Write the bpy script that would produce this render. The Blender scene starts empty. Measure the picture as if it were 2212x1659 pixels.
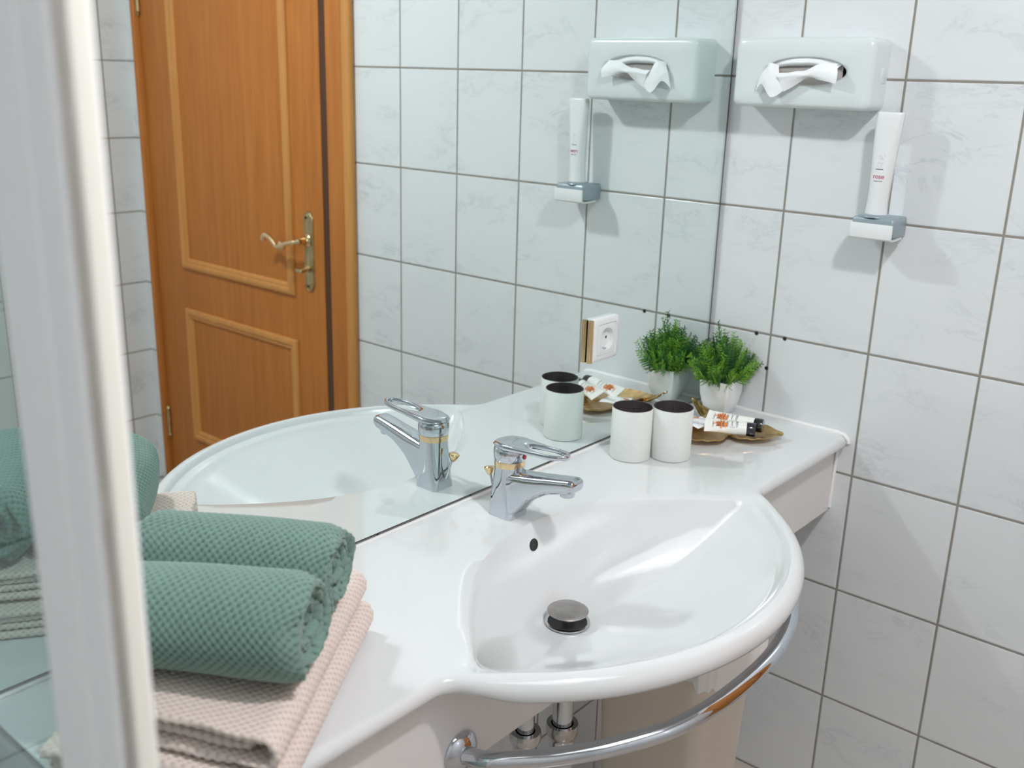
import bpy, bmesh, math, random
import numpy as np
from mathutils import Vector, Matrix, noise

ZO = 0.988            # height of the calibration level (a grout row) above the floor
S = bpy.context.scene
C = S.collection
random.seed(4)
RNG = np.random.RandomState(7)

# ------------------------------------------------------------------ camera
def make_camera():
    yaw, pitch, roll = 0.8704287, 0.2973136, 0.0287701
    ca, sa, cb, sb = math.cos(yaw), math.sin(yaw), math.cos(pitch), math.sin(pitch)
    fwd = Vector((cb * sa, cb * ca, -sb)); right = Vector((ca, -sa, 0)); up = right.cross(fwd)
    cr, sr = math.cos(roll), math.sin(roll)
    r2 = cr * right + sr * up; u2 = -sr * right + cr * up
    cd = bpy.data.cameras.new('camera'); co = bpy.data.objects.new('camera', cd); C.objects.link(co)
    m = Matrix((r2, u2, -fwd)).transposed().to_4x4()
    m.translation = Vector((-1.828274, -1.0033, 0.481992 + ZO))
    co.matrix_world = m
    cd.sensor_fit = 'HORIZONTAL'; cd.sensor_width = 36; cd.lens = 36 * 2173.704 / 2212
    cd.clip_start = 0.02; cd.clip_end = 50
    cd.dof.use_dof = True; cd.dof.focus_distance = 1.50
    cd.dof.aperture_fstop = 35.4 / 6.6
    S.camera = co
make_camera()

# ------------------------------------------------------------------ world, exposure
w = bpy.data.worlds.new('world'); S.world = w; w.use_nodes = True
w.node_tree.nodes['Background'].inputs[0].default_value = (0.75, 0.85, 1.0, 1)
w.node_tree.nodes['Background'].inputs[1].default_value = 0.05
S.view_settings.view_transform = 'Standard'; S.view_settings.look = 'None'
S.view_settings.exposure = -0.07; S.view_settings.gamma = 1.0; S.view_settings.use_curve_mapping = False
cy = S.cycles
cy.max_bounces = 9; cy.diffuse_bounces = 5; cy.glossy_bounces = 5; cy.transparent_max_bounces = 8
cy.use_adaptive_sampling = True; cy.adaptive_threshold = 0.02
cy.use_denoising = True
cy.sample_clamp_indirect = 20.0
cy.use_guiding = True
cy.caustics_reflective = True
cy.blur_glossy = 0.0
LAMP_POS = (-1.1, -1.07, 1.34)
LAMP_STRENGTH = 500.0
FILL = 3.0

# ------------------------------------------------------------------ materials
MATS = {}
def mat(name, col=(.8, .8, .8), rough=.5, metal=0.0, coat=0.0, spec=0.5, sss=0.0):
    if name in MATS: return MATS[name]
    m = bpy.data.materials.new(name); m.use_nodes = True; MATS[name] = m
    b = m.node_tree.nodes['Principled BSDF']
    b.inputs['Base Color'].default_value = (*col, 1); b.inputs['Roughness'].default_value = rough
    b.inputs['Metallic'].default_value = metal; b.inputs['Coat Weight'].default_value = coat
    b.inputs['Coat Roughness'].default_value = 0.05
    b.inputs['Specular IOR Level'].default_value = spec
    if sss:
        b.inputs['Subsurface Weight'].default_value = sss; b.inputs['Subsurface Radius'].default_value = (.01, .008, .006)
    return m
def N(m, t, **kw):
    n = m.node_tree.nodes.new(t)
    for k, v in kw.items(): setattr(n, k, v)
    return n
def L(m, a, b): m.node_tree.links.new(a, b)
def math_n(m, op, a=None, b=None, c=None):
    n = N(m, 'ShaderNodeMath', operation=op)
    for i, v in enumerate((a, b, c)):
        if v is None: continue
        if hasattr(v, 'is_output'): L(m, v, n.inputs[i])
        else: n.inputs[i].default_value = v
    return n.outputs[0]

def noisy(name, c1, c2, scale, rough, metal=0.0, bump=0.0, stretch=(1, 1, 1), detail=4, coat=0.0, bscale=None, lo=.3, hi=.7):
    """two-colour noise surface with optional bump, object space"""
    if name in MATS: return MATS[name]
    m = mat(name, c1, rough, metal, coat); b = m.node_tree.nodes['Principled BSDF']
    tc = N(m, 'ShaderNodeTexCoord'); mp = N(m, 'ShaderNodeMapping'); mp.inputs['Scale'].default_value = stretch
    L(m, tc.outputs['Object'], mp.inputs['Vector'])
    ns = N(m, 'ShaderNodeTexNoise'); ns.inputs['Scale'].default_value = scale; ns.inputs['Detail'].default_value = detail
    L(m, mp.outputs[0], ns.inputs['Vector'])
    r = N(m, 'ShaderNodeMapRange'); r.inputs['From Min'].default_value = lo; r.inputs['From Max'].default_value = hi
    L(m, ns.outputs['Fac'], r.inputs['Value'])
    mx = N(m, 'ShaderNodeMix', data_type='RGBA'); mx.inputs['A'].default_value = (*c1, 1); mx.inputs['B'].default_value = (*c2, 1)
    L(m, r.outputs[0], mx.inputs['Factor']); L(m, mx.outputs['Result'], b.inputs['Base Color'])
    if bump:
        n2 = ns
        if bscale:
            n2 = N(m, 'ShaderNodeTexNoise'); n2.inputs['Scale'].default_value = bscale; n2.inputs['Detail'].default_value = 3
            L(m, mp.outputs[0], n2.inputs['Vector'])
        bp = N(m, 'ShaderNodeBump'); bp.inputs['Strength'].default_value = 1.0; bp.inputs['Distance'].default_value = bump
        L(m, n2.outputs['Fac'], bp.inputs['Height']); L(m, bp.outputs[0], b.inputs['Normal'])
    return m

def tile_mat(name, axis, off_h, tw=.2, th=.2465, off_v=ZO, grout_w=.0042, base=(.725, .745, .755), vein=(.48, .51, .54), grout=(.31, .29, .27), floor=False):
    m = mat(name, base, .22, 0, 0.0); b = m.node_tree.nodes['Principled BSDF']
    g = N(m, 'ShaderNodeNewGeometry'); s = N(m, 'ShaderNodeSeparateXYZ'); L(m, g.outputs['Position'], s.inputs[0])
    h = s.outputs['Y'] if axis == 'x' else s.outputs['X']
    v = s.outputs['Z'] if not floor else s.outputs['Y']
    def cell(src, off, size):
        a = math_n(m, 'DIVIDE', math_n(m, 'SUBTRACT', src, off), size)
        fl = math_n(m, 'FLOOR', a); fr = math_n(m, 'SUBTRACT', a, fl)
        d = math_n(m, 'MULTIPLY', math_n(m, 'MINIMUM', fr, math_n(m, 'SUBTRACT', 1.0, fr)), size)
        return fl, d
    fh, dh = cell(h, off_h, tw); fv, dv = cell(v, off_v, th)
    d = math_n(m, 'MINIMUM', dh, dv)
    # edge wobble
    wn = N(m, 'ShaderNodeTexNoise'); wn.inputs['Scale'].default_value = 60; L(m, g.outputs['Position'], wn.inputs['Vector'])
    d2 = math_n(m, 'ADD', d, math_n(m, 'MULTIPLY', math_n(m, 'SUBTRACT', wn.outputs['Fac'], .5), .0008))
    mask = N(m, 'ShaderNodeMapRange'); mask.interpolation_type = 'SMOOTHSTEP'
    mask.inputs['From Min'].default_value = grout_w / 2 - .0005; mask.inputs['From Max'].default_value = grout_w / 2 + .0005
    L(m, d2, mask.inputs['Value'])
    # veins: per tile shifted distorted noise ridges running diagonally
    cmb = N(m, 'ShaderNodeCombineXYZ'); L(m, math_n(m, 'MULTIPLY', fh, 3.71), cmb.inputs[0]); L(m, math_n(m, 'MULTIPLY', fv, 5.13), cmb.inputs[1]); L(m, math_n(m, 'ADD', fh, fv), cmb.inputs[2])
    cm2 = N(m, 'ShaderNodeCombineXYZ'); L(m, h, cm2.inputs[0]); L(m, v, cm2.inputs[1])
    rot = N(m, 'ShaderNodeMapping'); rot.inputs['Rotation'].default_value = (0, 0, math.radians(-38 if axis == 'x' else 38)); rot.inputs['Scale'].default_value = (7.0, 16.0, 1)
    L(m, cm2.outputs[0], rot.inputs['Vector'])
    va = N(m, 'ShaderNodeVectorMath', operation='ADD'); L(m, rot.outputs[0], va.inputs[0]); L(m, cmb.outputs[0], va.inputs[1])
    n1 = N(m, 'ShaderNodeTexNoise'); n1.inputs['Scale'].default_value = 1.0; n1.inputs['Detail'].default_value = 6; n1.inputs['Roughness'].default_value = .65; n1.inputs['Distortion'].default_value = .9
    L(m, va.outputs[0], n1.inputs['Vector'])
    ridge = math_n(m, 'ABSOLUTE', math_n(m, 'SUBTRACT', n1.outputs['Fac'], .5))
    rr = N(m, 'ShaderNodeMapRange'); rr.inputs['From Min'].default_value = 0; rr.inputs['From Max'].default_value = .035; rr.inputs['To Min'].default_value = 1; rr.inputs['To Max'].default_value = 0
    L(m, ridge, rr.inputs['Value'])
    n2 = N(m, 'ShaderNodeTexNoise'); n2.inputs['Scale'].default_value = .6; n2.inputs['Detail'].default_value = 3; L(m, va.outputs[0], n2.inputs['Vector'])
    r2 = N(m, 'ShaderNodeMapRange'); r2.inputs['From Min'].default_value = .48; r2.inputs['From Max'].default_value = .72; L(m, n2.outputs['Fac'], r2.inputs['Value'])
    vf = math_n(m, 'MULTIPLY', math_n(m, 'MULTIPLY', rr.outputs[0], r2.outputs[0]), .55)
    vf = math_n(m, 'ADD', vf, math_n(m, 'MULTIPLY', r2.outputs[0], .10))
    mx = N(m, 'ShaderNodeMix', data_type='RGBA'); mx.inputs['A'].default_value = (*base, 1); mx.inputs['B'].default_value = (*vein, 1)
    L(m, vf, mx.inputs['Factor'])
    gn = N(m, 'ShaderNodeTexNoise'); gn.inputs['Scale'].default_value = 12; L(m, g.outputs['Position'], gn.inputs['Vector'])
    gm = N(m, 'ShaderNodeMix', data_type='RGBA'); gm.inputs['A'].default_value = (*grout, 1); gm.inputs['B'].default_value = (grout[0] * .72, grout[1] * .72, grout[2] * .62, 1)
    L(m, gn.outputs['Fac'], gm.inputs['Factor'])
    mg = N(m, 'ShaderNodeMix', data_type='RGBA'); L(m, mask.outputs[0], mg.inputs['Factor']); L(m, gm.outputs['Result'], mg.inputs['A']); L(m, mx.outputs['Result'], mg.inputs['B'])
    L(m, mg.outputs['Result'], b.inputs['Base Color'])
    rg = N(m, 'ShaderNodeMapRange'); rg.inputs['To Min'].default_value = .9; rg.inputs['To Max'].default_value = .2; L(m, mask.outputs[0], rg.inputs['Value']); L(m, rg.outputs[0], b.inputs['Roughness'])
    hh = N(m, 'ShaderNodeMapRange'); hh.interpolation_type = 'SMOOTHSTEP'; hh.inputs['From Min'].default_value = grout_w / 2 - .001; hh.inputs['From Max'].default_value = grout_w / 2 + .002; L(m, d2, hh.inputs['Value'])
    bp = N(m, 'ShaderNodeBump'); bp.inputs['Strength'].default_value = .8; bp.inputs['Distance'].default_value = .0012
    L(m, hh.outputs[0], bp.inputs['Height']); L(m, bp.outputs[0], b.inputs['Normal'])
    return m

M_TILE_R = tile_mat('wall tile right', 'x', -.1349)
M_TILE_M = tile_mat('wall tile mirror side', 'y', -.524)
M_TILE_B = tile_mat('wall tile back', 'y', -.094)
M_TILE_L = tile_mat('wall tile left', 'x', -.1349, base=(.72, .73, .73))
M_FLOOR = tile_mat('floor tile', 'y', -.05, tw=.2, th=.2, off_v=-.03, base=(.55, .49, .43), vein=(.45, .39, .34), grout=(.2, .17, .15), floor=True)
M_CEIL = noisy('ceiling paint', (.54, .54, .53), (.58, .58, .57), 3, .9)
M_CERAMIC = mat('glazed white ceramic', (.700, .712, .715), .10, 0, .6)
M_APRON = mat('white laminate apron', (.72, .70, .69), .30)
M_CHROME = mat('chrome', (.60, .63, .67), .06, 1.0)
M_CHROME_W = noisy('worn chrome', (.62, .62, .64), (.45, .43, .42), 18, .16, 1.0)
M_STEEL_MATT = noisy('worn steel plug', (.46, .44, .43), (.36, .33, .31), 60, .38, 1.0, stretch=(1, 1, 1))
M_GOLD = mat('polished brass', (.83, .62, .36), .12, 1.0)
M_BRASS = noisy('aged brass', (.62, .50, .28), (.46, .36, .18), 30, .32, 1.0)
M_DARK = mat('black gap', (.012, .011, .011), .5)
M_WHITE_PL = mat('white plastic', (.70, .75, .75), .25, 0, .2)
M_WHITE_PL2 = mat('bright white plastic', (.78, .79, .79), .3)
M_GREY_PL = mat('silver grey plastic', (.33, .40, .44), .35, .35)
M_CAULK = mat('white silicone', (.86, .86, .85), .35)
M_PAPER = mat('white tissue paper', (.88, .89, .90), .9, 0, 0, .1)
M_CARD = mat('grey cardboard', (.42, .39, .37), .8)
M_CREAM = noisy('cream plastic', (.66, .58, .49), (.69, .61, .52), 3, .45)
M_BAG = mat('white bin bag', (.78, .76, .74), .3)
M_CUPOUT = noisy('off white cup coating', (.78, .79, .76), (.74, .76, .73), 300, .45, bump=.00008)
M_CUPIN = noisy('dark brushed cup lining', (.15, .125, .13), (.24, .21, .215), 40, .36, .75, stretch=(30, 30, 1))
M_POT = mat('white glazed pot', (.82, .84, .84), .25, 0, .3)
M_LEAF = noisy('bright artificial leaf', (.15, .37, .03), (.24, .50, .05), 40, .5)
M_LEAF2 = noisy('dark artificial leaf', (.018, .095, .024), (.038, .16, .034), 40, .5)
M_TRAY = noisy('hammered gold', (.66, .45, .20), (.46, .30, .12), 90, .24, 1.0, bump=.0006, bscale=260)
M_TUBE = mat('white cosmetic tube', (.85, .84, .80), .3, 0, .2)
M_BLACKCAP = mat('glossy black cap', (.01, .01, .012), .18, 0, .5)
M_ORANGE = mat('orange print', (.85, .26, .06), .5)
M_INK = mat('blue grey ink', (.10, .16, .20), .5)
M_INKBLK = mat('black ink', (.02, .03, .04), .5)
M_INKPALE = mat('pale grey ink', (.55, .53, .55), .5)
M_ROSE = mat('rose ink', (.42, .03, .10), .5)
M_SACHET = mat('white foil sachet', (.84, .85, .86), .25, .0, .3)
M_RED = mat('red marker', (.35, .01, .02), .2, 0, .5)
M_ALU = mat('white lacquered aluminium', (.92, .94, .95), .35)
M_SEAL = mat('cream seal strip', (.80, .79, .72), .35)
M_SEALC = mat('milky clear seal', (.86, .82, .76), .28); M_SEALC.node_tree.nodes['Principled BSDF'].inputs['Transmission Weight'].default_value = .75; M_SEALC.node_tree.nodes['Principled BSDF'].inputs['IOR'].default_value = 1.15

def wood_mat(name, c1, c2, vertical=True):
    m = mat(name, c1, .5, 0, .0, .3); b = m.node_tree.nodes['Principled BSDF']
    g = N(m, 'ShaderNodeNewGeometry'); mp = N(m, 'ShaderNodeMapping')
    mp.inputs['Scale'].default_value = (40, 40, 2.2) if vertical else (40, 2.2, 40)
    L(m, g.outputs['Position'], mp.inputs['Vector'])
    n1 = N(m, 'ShaderNodeTexNoise'); n1.inputs['Scale'].default_value = 1; n1.inputs['Detail'].default_value = 6; n1.inputs['Roughness'].default_value = .6; n1.inputs['Distortion'].default_value = .3
    L(m, mp.outputs[0], n1.inputs['Vector'])
    mp2 = N(m, 'ShaderNodeMapping'); mp2.inputs['Scale'].default_value = (160, 160, 14) if vertical else (160, 14, 160)
    L(m, g.outputs['Position'], mp2.inputs['Vector'])
    n2 = N(m, 'ShaderNodeTexNoise'); n2.inputs['Scale'].default_value = 1; n2.inputs['Detail'].default_value = 4; L(m, mp2.outputs[0], n2.inputs['Vector'])
    f = math_n(m, 'ADD', math_n(m, 'MULTIPLY', n1.outputs['Fac'], .75), math_n(m, 'MULTIPLY', n2.outputs['Fac'], .3))
    r = N(m, 'ShaderNodeMapRange'); r.inputs['From Min'].default_value = .36; r.inputs['From Max'].default_value = .72; L(m, f, r.inputs['Value'])
    mx = N(m, 'ShaderNodeMix', data_type='RGBA'); mx.inputs['A'].default_value = (*c1, 1); mx.inputs['B'].default_value = (*c2, 1)
    L(m, r.outputs[0], mx.inputs['Factor']); L(m, mx.outputs['Result'], b.inputs['Base Color'])
    return m
M_WOOD = wood_mat('beech door veneer', (.54, .195, .040), (.40, .130, .022))
M_WOODH = wood_mat('beech rail veneer', (.54, .195, .040), (.40, .130, .022), False)
M_MOULD = wood_mat('light beech moulding', (.62, .29, .085), (.52, .215, .055))

def glass_mat():
    m = mat('clear shower glass'); nt = m.node_tree; nt.nodes.remove(nt.nodes['Principled BSDF'])
    out = [n for n in nt.nodes if n.type == 'OUTPUT_MATERIAL'][0]
    t = N(m, 'ShaderNodeBsdfTransparent'); t.inputs[0].default_value = (.80, .88, .87, 1)
    gl = N(m, 'ShaderNodeBsdfGlossy'); gl.inputs['Roughness'].default_value = .01; gl.inputs['Color'].default_value = (.9, .95, .95, 1)
    fr = N(m, 'ShaderNodeFresnel'); fr.inputs['IOR'].default_value = 1.5
    mx = N(m, 'ShaderNodeMixShader')
    gg = N(m, 'ShaderNodeNewGeometry'); fac = math_n(m, 'MULTIPLY', fr.outputs[0], math_n(m, 'SUBTRACT', 1.0, gg.outputs['Backfacing']))
    L(m, fac, mx.inputs[0]); L(m, t.outputs[0], mx.inputs[1]); L(m, gl.outputs[0], mx.inputs[2]); L(m, mx.outputs[0], out.inputs[0])
    return m
M_GLASS = glass_mat()
def emis(name, col, s):
    m = mat(name); nt = m.node_tree; nt.nodes.remove(nt.nodes['Principled BSDF']); out = [n for n in nt.nodes if n.type == 'OUTPUT_MATERIAL'][0]
    e = N(m, 'ShaderNodeEmission'); e.inputs[0].default_value = (*col, 1); e.inputs[1].default_value = s; L(m, e.outputs[0], out.inputs[0]); return m
M_LAMP = emis('lamp glass', (.975, .975, 1.0), LAMP_STRENGTH)
M_FILL = emis('fill light emission', (.92, .95, 1.0), FILL)  # glow of the added fill panel
def mirror_mat():
    m = mat('mirror silver', (.84, .908, .892), 0.0, 1.0); return m
M_MIRROR = mirror_mat()
M_MIREDGE = mat('dark mirror edge', (.012, .016, .018), .4)

def knit_mat(name, c1, c2, pit_shade):
    """fuzzy knitted cotton: shade painted darker in the loops between stitches"""
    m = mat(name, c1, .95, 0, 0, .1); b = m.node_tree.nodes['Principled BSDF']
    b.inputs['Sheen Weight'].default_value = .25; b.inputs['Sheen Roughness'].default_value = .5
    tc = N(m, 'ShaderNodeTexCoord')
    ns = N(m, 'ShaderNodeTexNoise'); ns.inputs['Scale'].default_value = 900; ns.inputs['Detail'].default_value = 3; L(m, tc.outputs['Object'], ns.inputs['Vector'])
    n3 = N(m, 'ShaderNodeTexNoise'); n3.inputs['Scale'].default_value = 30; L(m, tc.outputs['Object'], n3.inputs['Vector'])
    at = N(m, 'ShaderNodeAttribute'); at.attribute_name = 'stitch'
    mx = N(m, 'ShaderNodeMix', data_type='RGBA'); mx.inputs['A'].default_value = (*pit_shade, 1); mx.inputs['B'].default_value = (*c1, 1)  # recess shade goes into the colour, following stitch height
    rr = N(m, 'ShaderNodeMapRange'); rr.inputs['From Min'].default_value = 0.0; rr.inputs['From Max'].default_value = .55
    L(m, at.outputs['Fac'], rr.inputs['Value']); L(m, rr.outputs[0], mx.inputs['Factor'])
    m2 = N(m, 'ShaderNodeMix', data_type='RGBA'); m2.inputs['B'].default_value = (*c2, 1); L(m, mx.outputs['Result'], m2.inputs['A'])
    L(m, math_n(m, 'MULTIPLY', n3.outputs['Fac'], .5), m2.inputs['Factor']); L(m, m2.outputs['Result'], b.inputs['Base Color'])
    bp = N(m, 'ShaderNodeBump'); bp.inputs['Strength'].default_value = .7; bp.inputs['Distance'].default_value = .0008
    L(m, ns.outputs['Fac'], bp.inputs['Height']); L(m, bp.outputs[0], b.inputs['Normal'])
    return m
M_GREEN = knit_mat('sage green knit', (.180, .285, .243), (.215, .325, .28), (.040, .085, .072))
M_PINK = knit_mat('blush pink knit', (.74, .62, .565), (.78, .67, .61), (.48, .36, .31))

# ------------------------------------------------------------------ object helpers
LOC = {}
def thing(name, label, cat, loc, group=None):
    o = bpy.data.objects.new(name, None); C.objects.link(o); o.empty_display_size = .05
    o.location = (loc[0], loc[1], loc[2] + ZO); LOC[o] = Vector(loc)
    o['label'] = label; o['category'] = cat
    if group: o['group'] = group
    return o
def mk(name, VF, m, root=None, loc=None, smooth=True, angle=40, label=None, cat=None, group=None, kind=None, attr=None):
    """links ONE mesh object; vertices are given in absolute (calibrated) coordinates"""
    V, F = VF[0], VF[1]
    org = LOC[root] if root is not None else (Vector(loc) if loc else Vector((0, 0, 0)))
    V = np.asarray(V, dtype=float).reshape(-1, 3) - np.array(org)
    me = bpy.data.meshes.new(name); me.from_pydata(V.tolist(), [], [list(map(int, f)) for f in F]) if not isinstance(F, np.ndarray) else quick_mesh(me, V, F)
    ms = m if isinstance(m, (list, tuple)) else [m]
    for q in ms: me.materials.append(q)
    if len(VF) > 2 and VF[2] is not None: me.polygons.foreach_set('material_index', np.asarray(VF[2], dtype=np.int32))
    me.polygons.foreach_set('use_smooth', [smooth] * len(me.polygons))
    me.update()
    if smooth and angle: me.set_sharp_from_angle(angle=math.radians(angle))
    if attr is not None:
        a = me.attributes.new('stitch', 'FLOAT', 'POINT'); a.data.foreach_set('value', np.asarray(attr, dtype=np.float32))
    o = bpy.data.objects.new(name, me); C.objects.link(o)
    if root is not None: o.parent = root; LOC[o] = org
    else: o.location = (org[0], org[1], org[2] + ZO); LOC[o] = org
    if label: o['label'] = label
    if cat: o['category'] = cat
    if group: o['group'] = group
    if kind: o['kind'] = kind
    return o
def quick_mesh(me, V, F):
    me.vertices.add(len(V)); me.vertices.foreach_set('co', V.astype(np.float32).ravel())
    k = F.shape[1]; me.loops.add(F.size); me.loops.foreach_set('vertex_index', F.astype(np.int32).ravel())
    me.polygons.add(len(F)); me.polygons.foreach_set('loop_start', np.arange(0, F.size, k, dtype=np.int32)); me.polygons.foreach_set('loop_total', np.full(len(F), k, dtype=np.int32))
    me.update(calc_edges=True); me.validate()
def join(*parts):
    V, F, I = [], [], []
    for p in parts:
        o = len(V); V += [tuple(v) for v in p[0]]; F += [[i + o for i in f] for f in p[1]]
        I += list(p[2]) if len(p) > 2 and p[2] is not None else [0] * len(p[1])
    return V, F, I
def slot(VF, i): return VF[0], VF[1], [i] * len(VF[1])
def box(x0, x1, y0, y1, z0, z1, bev=0, seg=3):
    bm = bmesh.new(); bmesh.ops.create_cube(bm, size=1)
    for v in bm.verts: v.co = Vector(((x0 + x1) / 2 + v.co.x * (x1 - x0), (y0 + y1) / 2 + v.co.y * (y1 - y0), (z0 + z1) / 2 + v.co.z * (z1 - z0)))
    if bev: bmesh.ops.bevel(bm, geom=bm.edges[:], offset=bev, segments=seg, profile=.5, affect='EDGES')
    r = ([v.co[:] for v in bm.verts], [[v.index for v in f.verts] for f in bm.faces]); 
    bm.verts.index_update(); r = ([v.co[:] for v in bm.verts], [[v.index for v in f.verts] for f in bm.faces]); bm.free(); return r
def loft(rings, cap0=True, cap1=True, closed=True):
    n = len(rings[0]); V = [tuple(p) for r in rings for p in r]; F = []
    for k in range(len(rings) - 1):
        for i in range(n if closed else n - 1):
            j = (i + 1) % n; F.append([k * n + i, k * n + j, (k + 1) * n + j, (k + 1) * n + i])
    if cap0: F.append(list(range(n - 1, -1, -1)))
    if cap1: F.append([(len(rings) - 1) * n + i for i in range(n)])
    return V, F
def lathe(prof, cx, cy, n=48, cap0=False, cap1=False):
    return loft([[(cx + r * math.cos(2 * math.pi * i / n), cy + r * math.sin(2 * math.pi * i / n), z) for i in range(n)] for r, z in prof], cap0, cap1)
def lathe_dir(prof, o, d, n=32, caps=(False, False)):
    d = Vector(d).normalized(); a = d.orthogonal().normalized(); b = d.cross(a); o = Vector(o)
    return loft([[tuple(o + d * h + (a * math.cos(2 * math.pi * i / n) + b * math.sin(2 * math.pi * i / n)) * r) for i in range(n)] for r, h in prof], *caps)
def tube(path, r, n=16, caps=True):
    P = [Vector(p) for p in path]; rings = []; rad = r if isinstance(r, (list, tuple)) else [r] * len(P)
    t0 = (P[1] - P[0]).normalized(); nrm = t0.orthogonal().normalized()
    for i, p in enumerate(P):
        t = (P[min(i + 1, len(P) - 1)] - P[max(i - 1, 0)]).normalized()
        nrm = (nrm - t * nrm.dot(t)).normalized(); b = t.cross(nrm)
        rings.append([tuple(p + (nrm * math.cos(2 * math.pi * k / n) + b * math.sin(2 * math.pi * k / n)) * rad[i]) for k in range(n)])
    return loft(rings, caps, caps)
def rrect(hx, hy, r, n=6):
    pts = []
    for cx, cy, a0 in ((hx - r, hy - r, 0), (-hx + r, hy - r, 90), (-hx + r, -hy + r, 180), (hx - r, -hy + r, 270)):
        for k in range(n + 1):
            a = math.radians(a0 + 90 * k / n); pts.append((cx + r * math.cos(a), cy + r * math.sin(a)))
    return pts
def rr_polar(hx, hy, r, n=96):
    """rounded rectangle sampled at equal polar angles of its stretched circle"""
    out = []
    for k in range(n):
        t = 2 * math.pi * (k + .5) / n; c, s_ = hx * math.cos(t), hy * math.sin(t)
        lo, hi = 0, 2.0
        for _ in range(30):
            m_ = (lo + hi) / 2; x, y = abs(c * m_), abs(s_ * m_)
            dx, dy = max(x - hx + r, 0), max(y - hy + r, 0)
            if x <= hx and y <= hy and math.hypot(dx, dy) <= r: lo = m_
            else: hi = m_
        out.append((c * lo, s_ * lo, t))
    return out
def catmull(P, sub=8, closed=False):
    P = [Vector(p) for p in P]; n = len(P); out = []
    rng = range(n) if closed else range(n - 1)
    for i in rng:
        if closed: a, b, c, d = P[i - 1], P[i], P[(i + 1) % n], P[(i + 2) % n]
        else: a, b, c, d = P[max(i - 1, 0)], P[i], P[i + 1], P[min(i + 2, n - 1)]
        for k in range(sub):
            t = k / sub
            out.append(.5 * ((2 * b) + (c - a) * t + (2 * a - 5 * b + 4 * c - d) * t * t + (3 * b - a - 3 * c + d) * t ** 3))
    if not closed: out.append(P[-1])
    return out
def xform(VF, M):
    return ([tuple(M @ Vector(v)) for v in VF[0]],) + tuple(VF[1:])
def text_vf(s, size, align='CENTER', extrude=.0002, spacing=1.0):
    cu = bpy.data.curves.new('t', 'FONT'); cu.body = s; cu.size = size; cu.align_x = align; cu.align_y = 'CENTER'; cu.extrude = extrude; cu.resolution_u = 3; cu.space_character = spacing
    o = bpy.data.objects.new('t', cu); C.objects.link(o); dg = bpy.context.evaluated_depsgraph_get(); dg.update()
    me = bpy.data.meshes.new_from_object(o.evaluated_get(dg)); r = ([v.co[:] for v in me.vertices], [list(p.vertices) for p in me.polygons])
    bpy.data.objects.remove(o); bpy.data.curves.remove(cu); bpy.data.meshes.remove(me); return r

# ------------------------------------------------------------------ room shell
def struct(name, VF, m, **k): return mk(name, VF, m, kind='structure', smooth=k.pop('smooth', False), **k)
XL, YB, ZC = -2.45, -2.235, 1.40
struct('floor', box(XL - .1, .1, YB - .1, .1, -.988 - .06, -.988), M_FLOOR)
struct('ceiling', box(XL - .1, .1, YB - .1, .1, ZC, ZC + .06), M_CEIL)
struct('wall_mirror_side', box(XL - .1, .1, .008, .1, -.988, ZC), M_TILE_M)
struct('wall_back', box(XL - .1, .1, YB - .1, YB, -.988, ZC), M_TILE_B)
struct('wall_left', box(XL - .1, XL, YB, .008, -.988, ZC), M_TILE_L)
DY0, DY1, DZ = -1.2285, -2.148, 1.03
struct('wall_right', join(box(0, .1, DY0 + .03, .008, -.988, ZC), box(0, .1, YB, DY1 - .01, -.988, ZC), box(0, .1, DY1 - .01, DY0 + .03, DZ + .03, ZC)), M_TILE_R)

# door in the right wall, seen in the mirror
door = thing('door_1', 'beech panelled door with brass lever handle, seen in the mirror', 'door', (0, -1.69, -.988)); door['kind'] = 'structure'
mk('frame_edge', box(-.022, .0, -1.1400, -1.106, -.988, DZ + .09, .009, 4), M_MOULD, door)
mk('door_gap', box(.0004, .004, -1.2530, -1.2215, -.985, DZ), mat('painted door gap shade', (.085, .030, .010), .6), door)  # shade of the gap beside the leaf, painted as a dark strip
mk('door_frame', join(box(-.0035, .05, -1.2220, -1.130, -.988, DZ + .09, .001), box(-.020, .05, -2.172, -2.150, -.988, DZ + .09, .004), box(-.020, .05, -2.15, -1.2285, DZ + .006, DZ + .09, .006), box(.045, .06, -1.262, -1.2, -.988, DZ), box(.045, .06, -2.16, -2.12, -.988, DZ)), M_WOOD, door)
mk('door_leaf', box(-.002, .04, DY1 + .004, -1.2515, -.982, DZ, .002), M_WOOD, door)
mk('lock_gap', box(-.0004, .003, -1.2275, -1.2222, -.11, .06), M_DARK, door)
def moulding(y0, y1, z0, z1, wd=.036):
    prof = [(0, 0), (.0, -.006), (.004, -.011), (.012, -.014), (.018, -.013), (.022, -.009), (.029, -.009), (.033, -.005), (wd, 0)]
    rings = []
    for d, x in prof:
        rings.append([(-.002 + x, y0 + d, z0 + d), (-.002 + x, y1 - d, z0 + d), (-.002 + x, y1 - d, z1 - d), (-.002 + x, y0 + d, z1 - d)])
    return loft(rings, False, False)
mk('panel_moulding', moulding(-1.982, -1.386, -.162, .90), M_MOULD, door, angle=30)
mk('panel_moulding', moulding(-1.982, -1.380, -.768, -.298), M_MOULD, door, angle=30)
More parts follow.
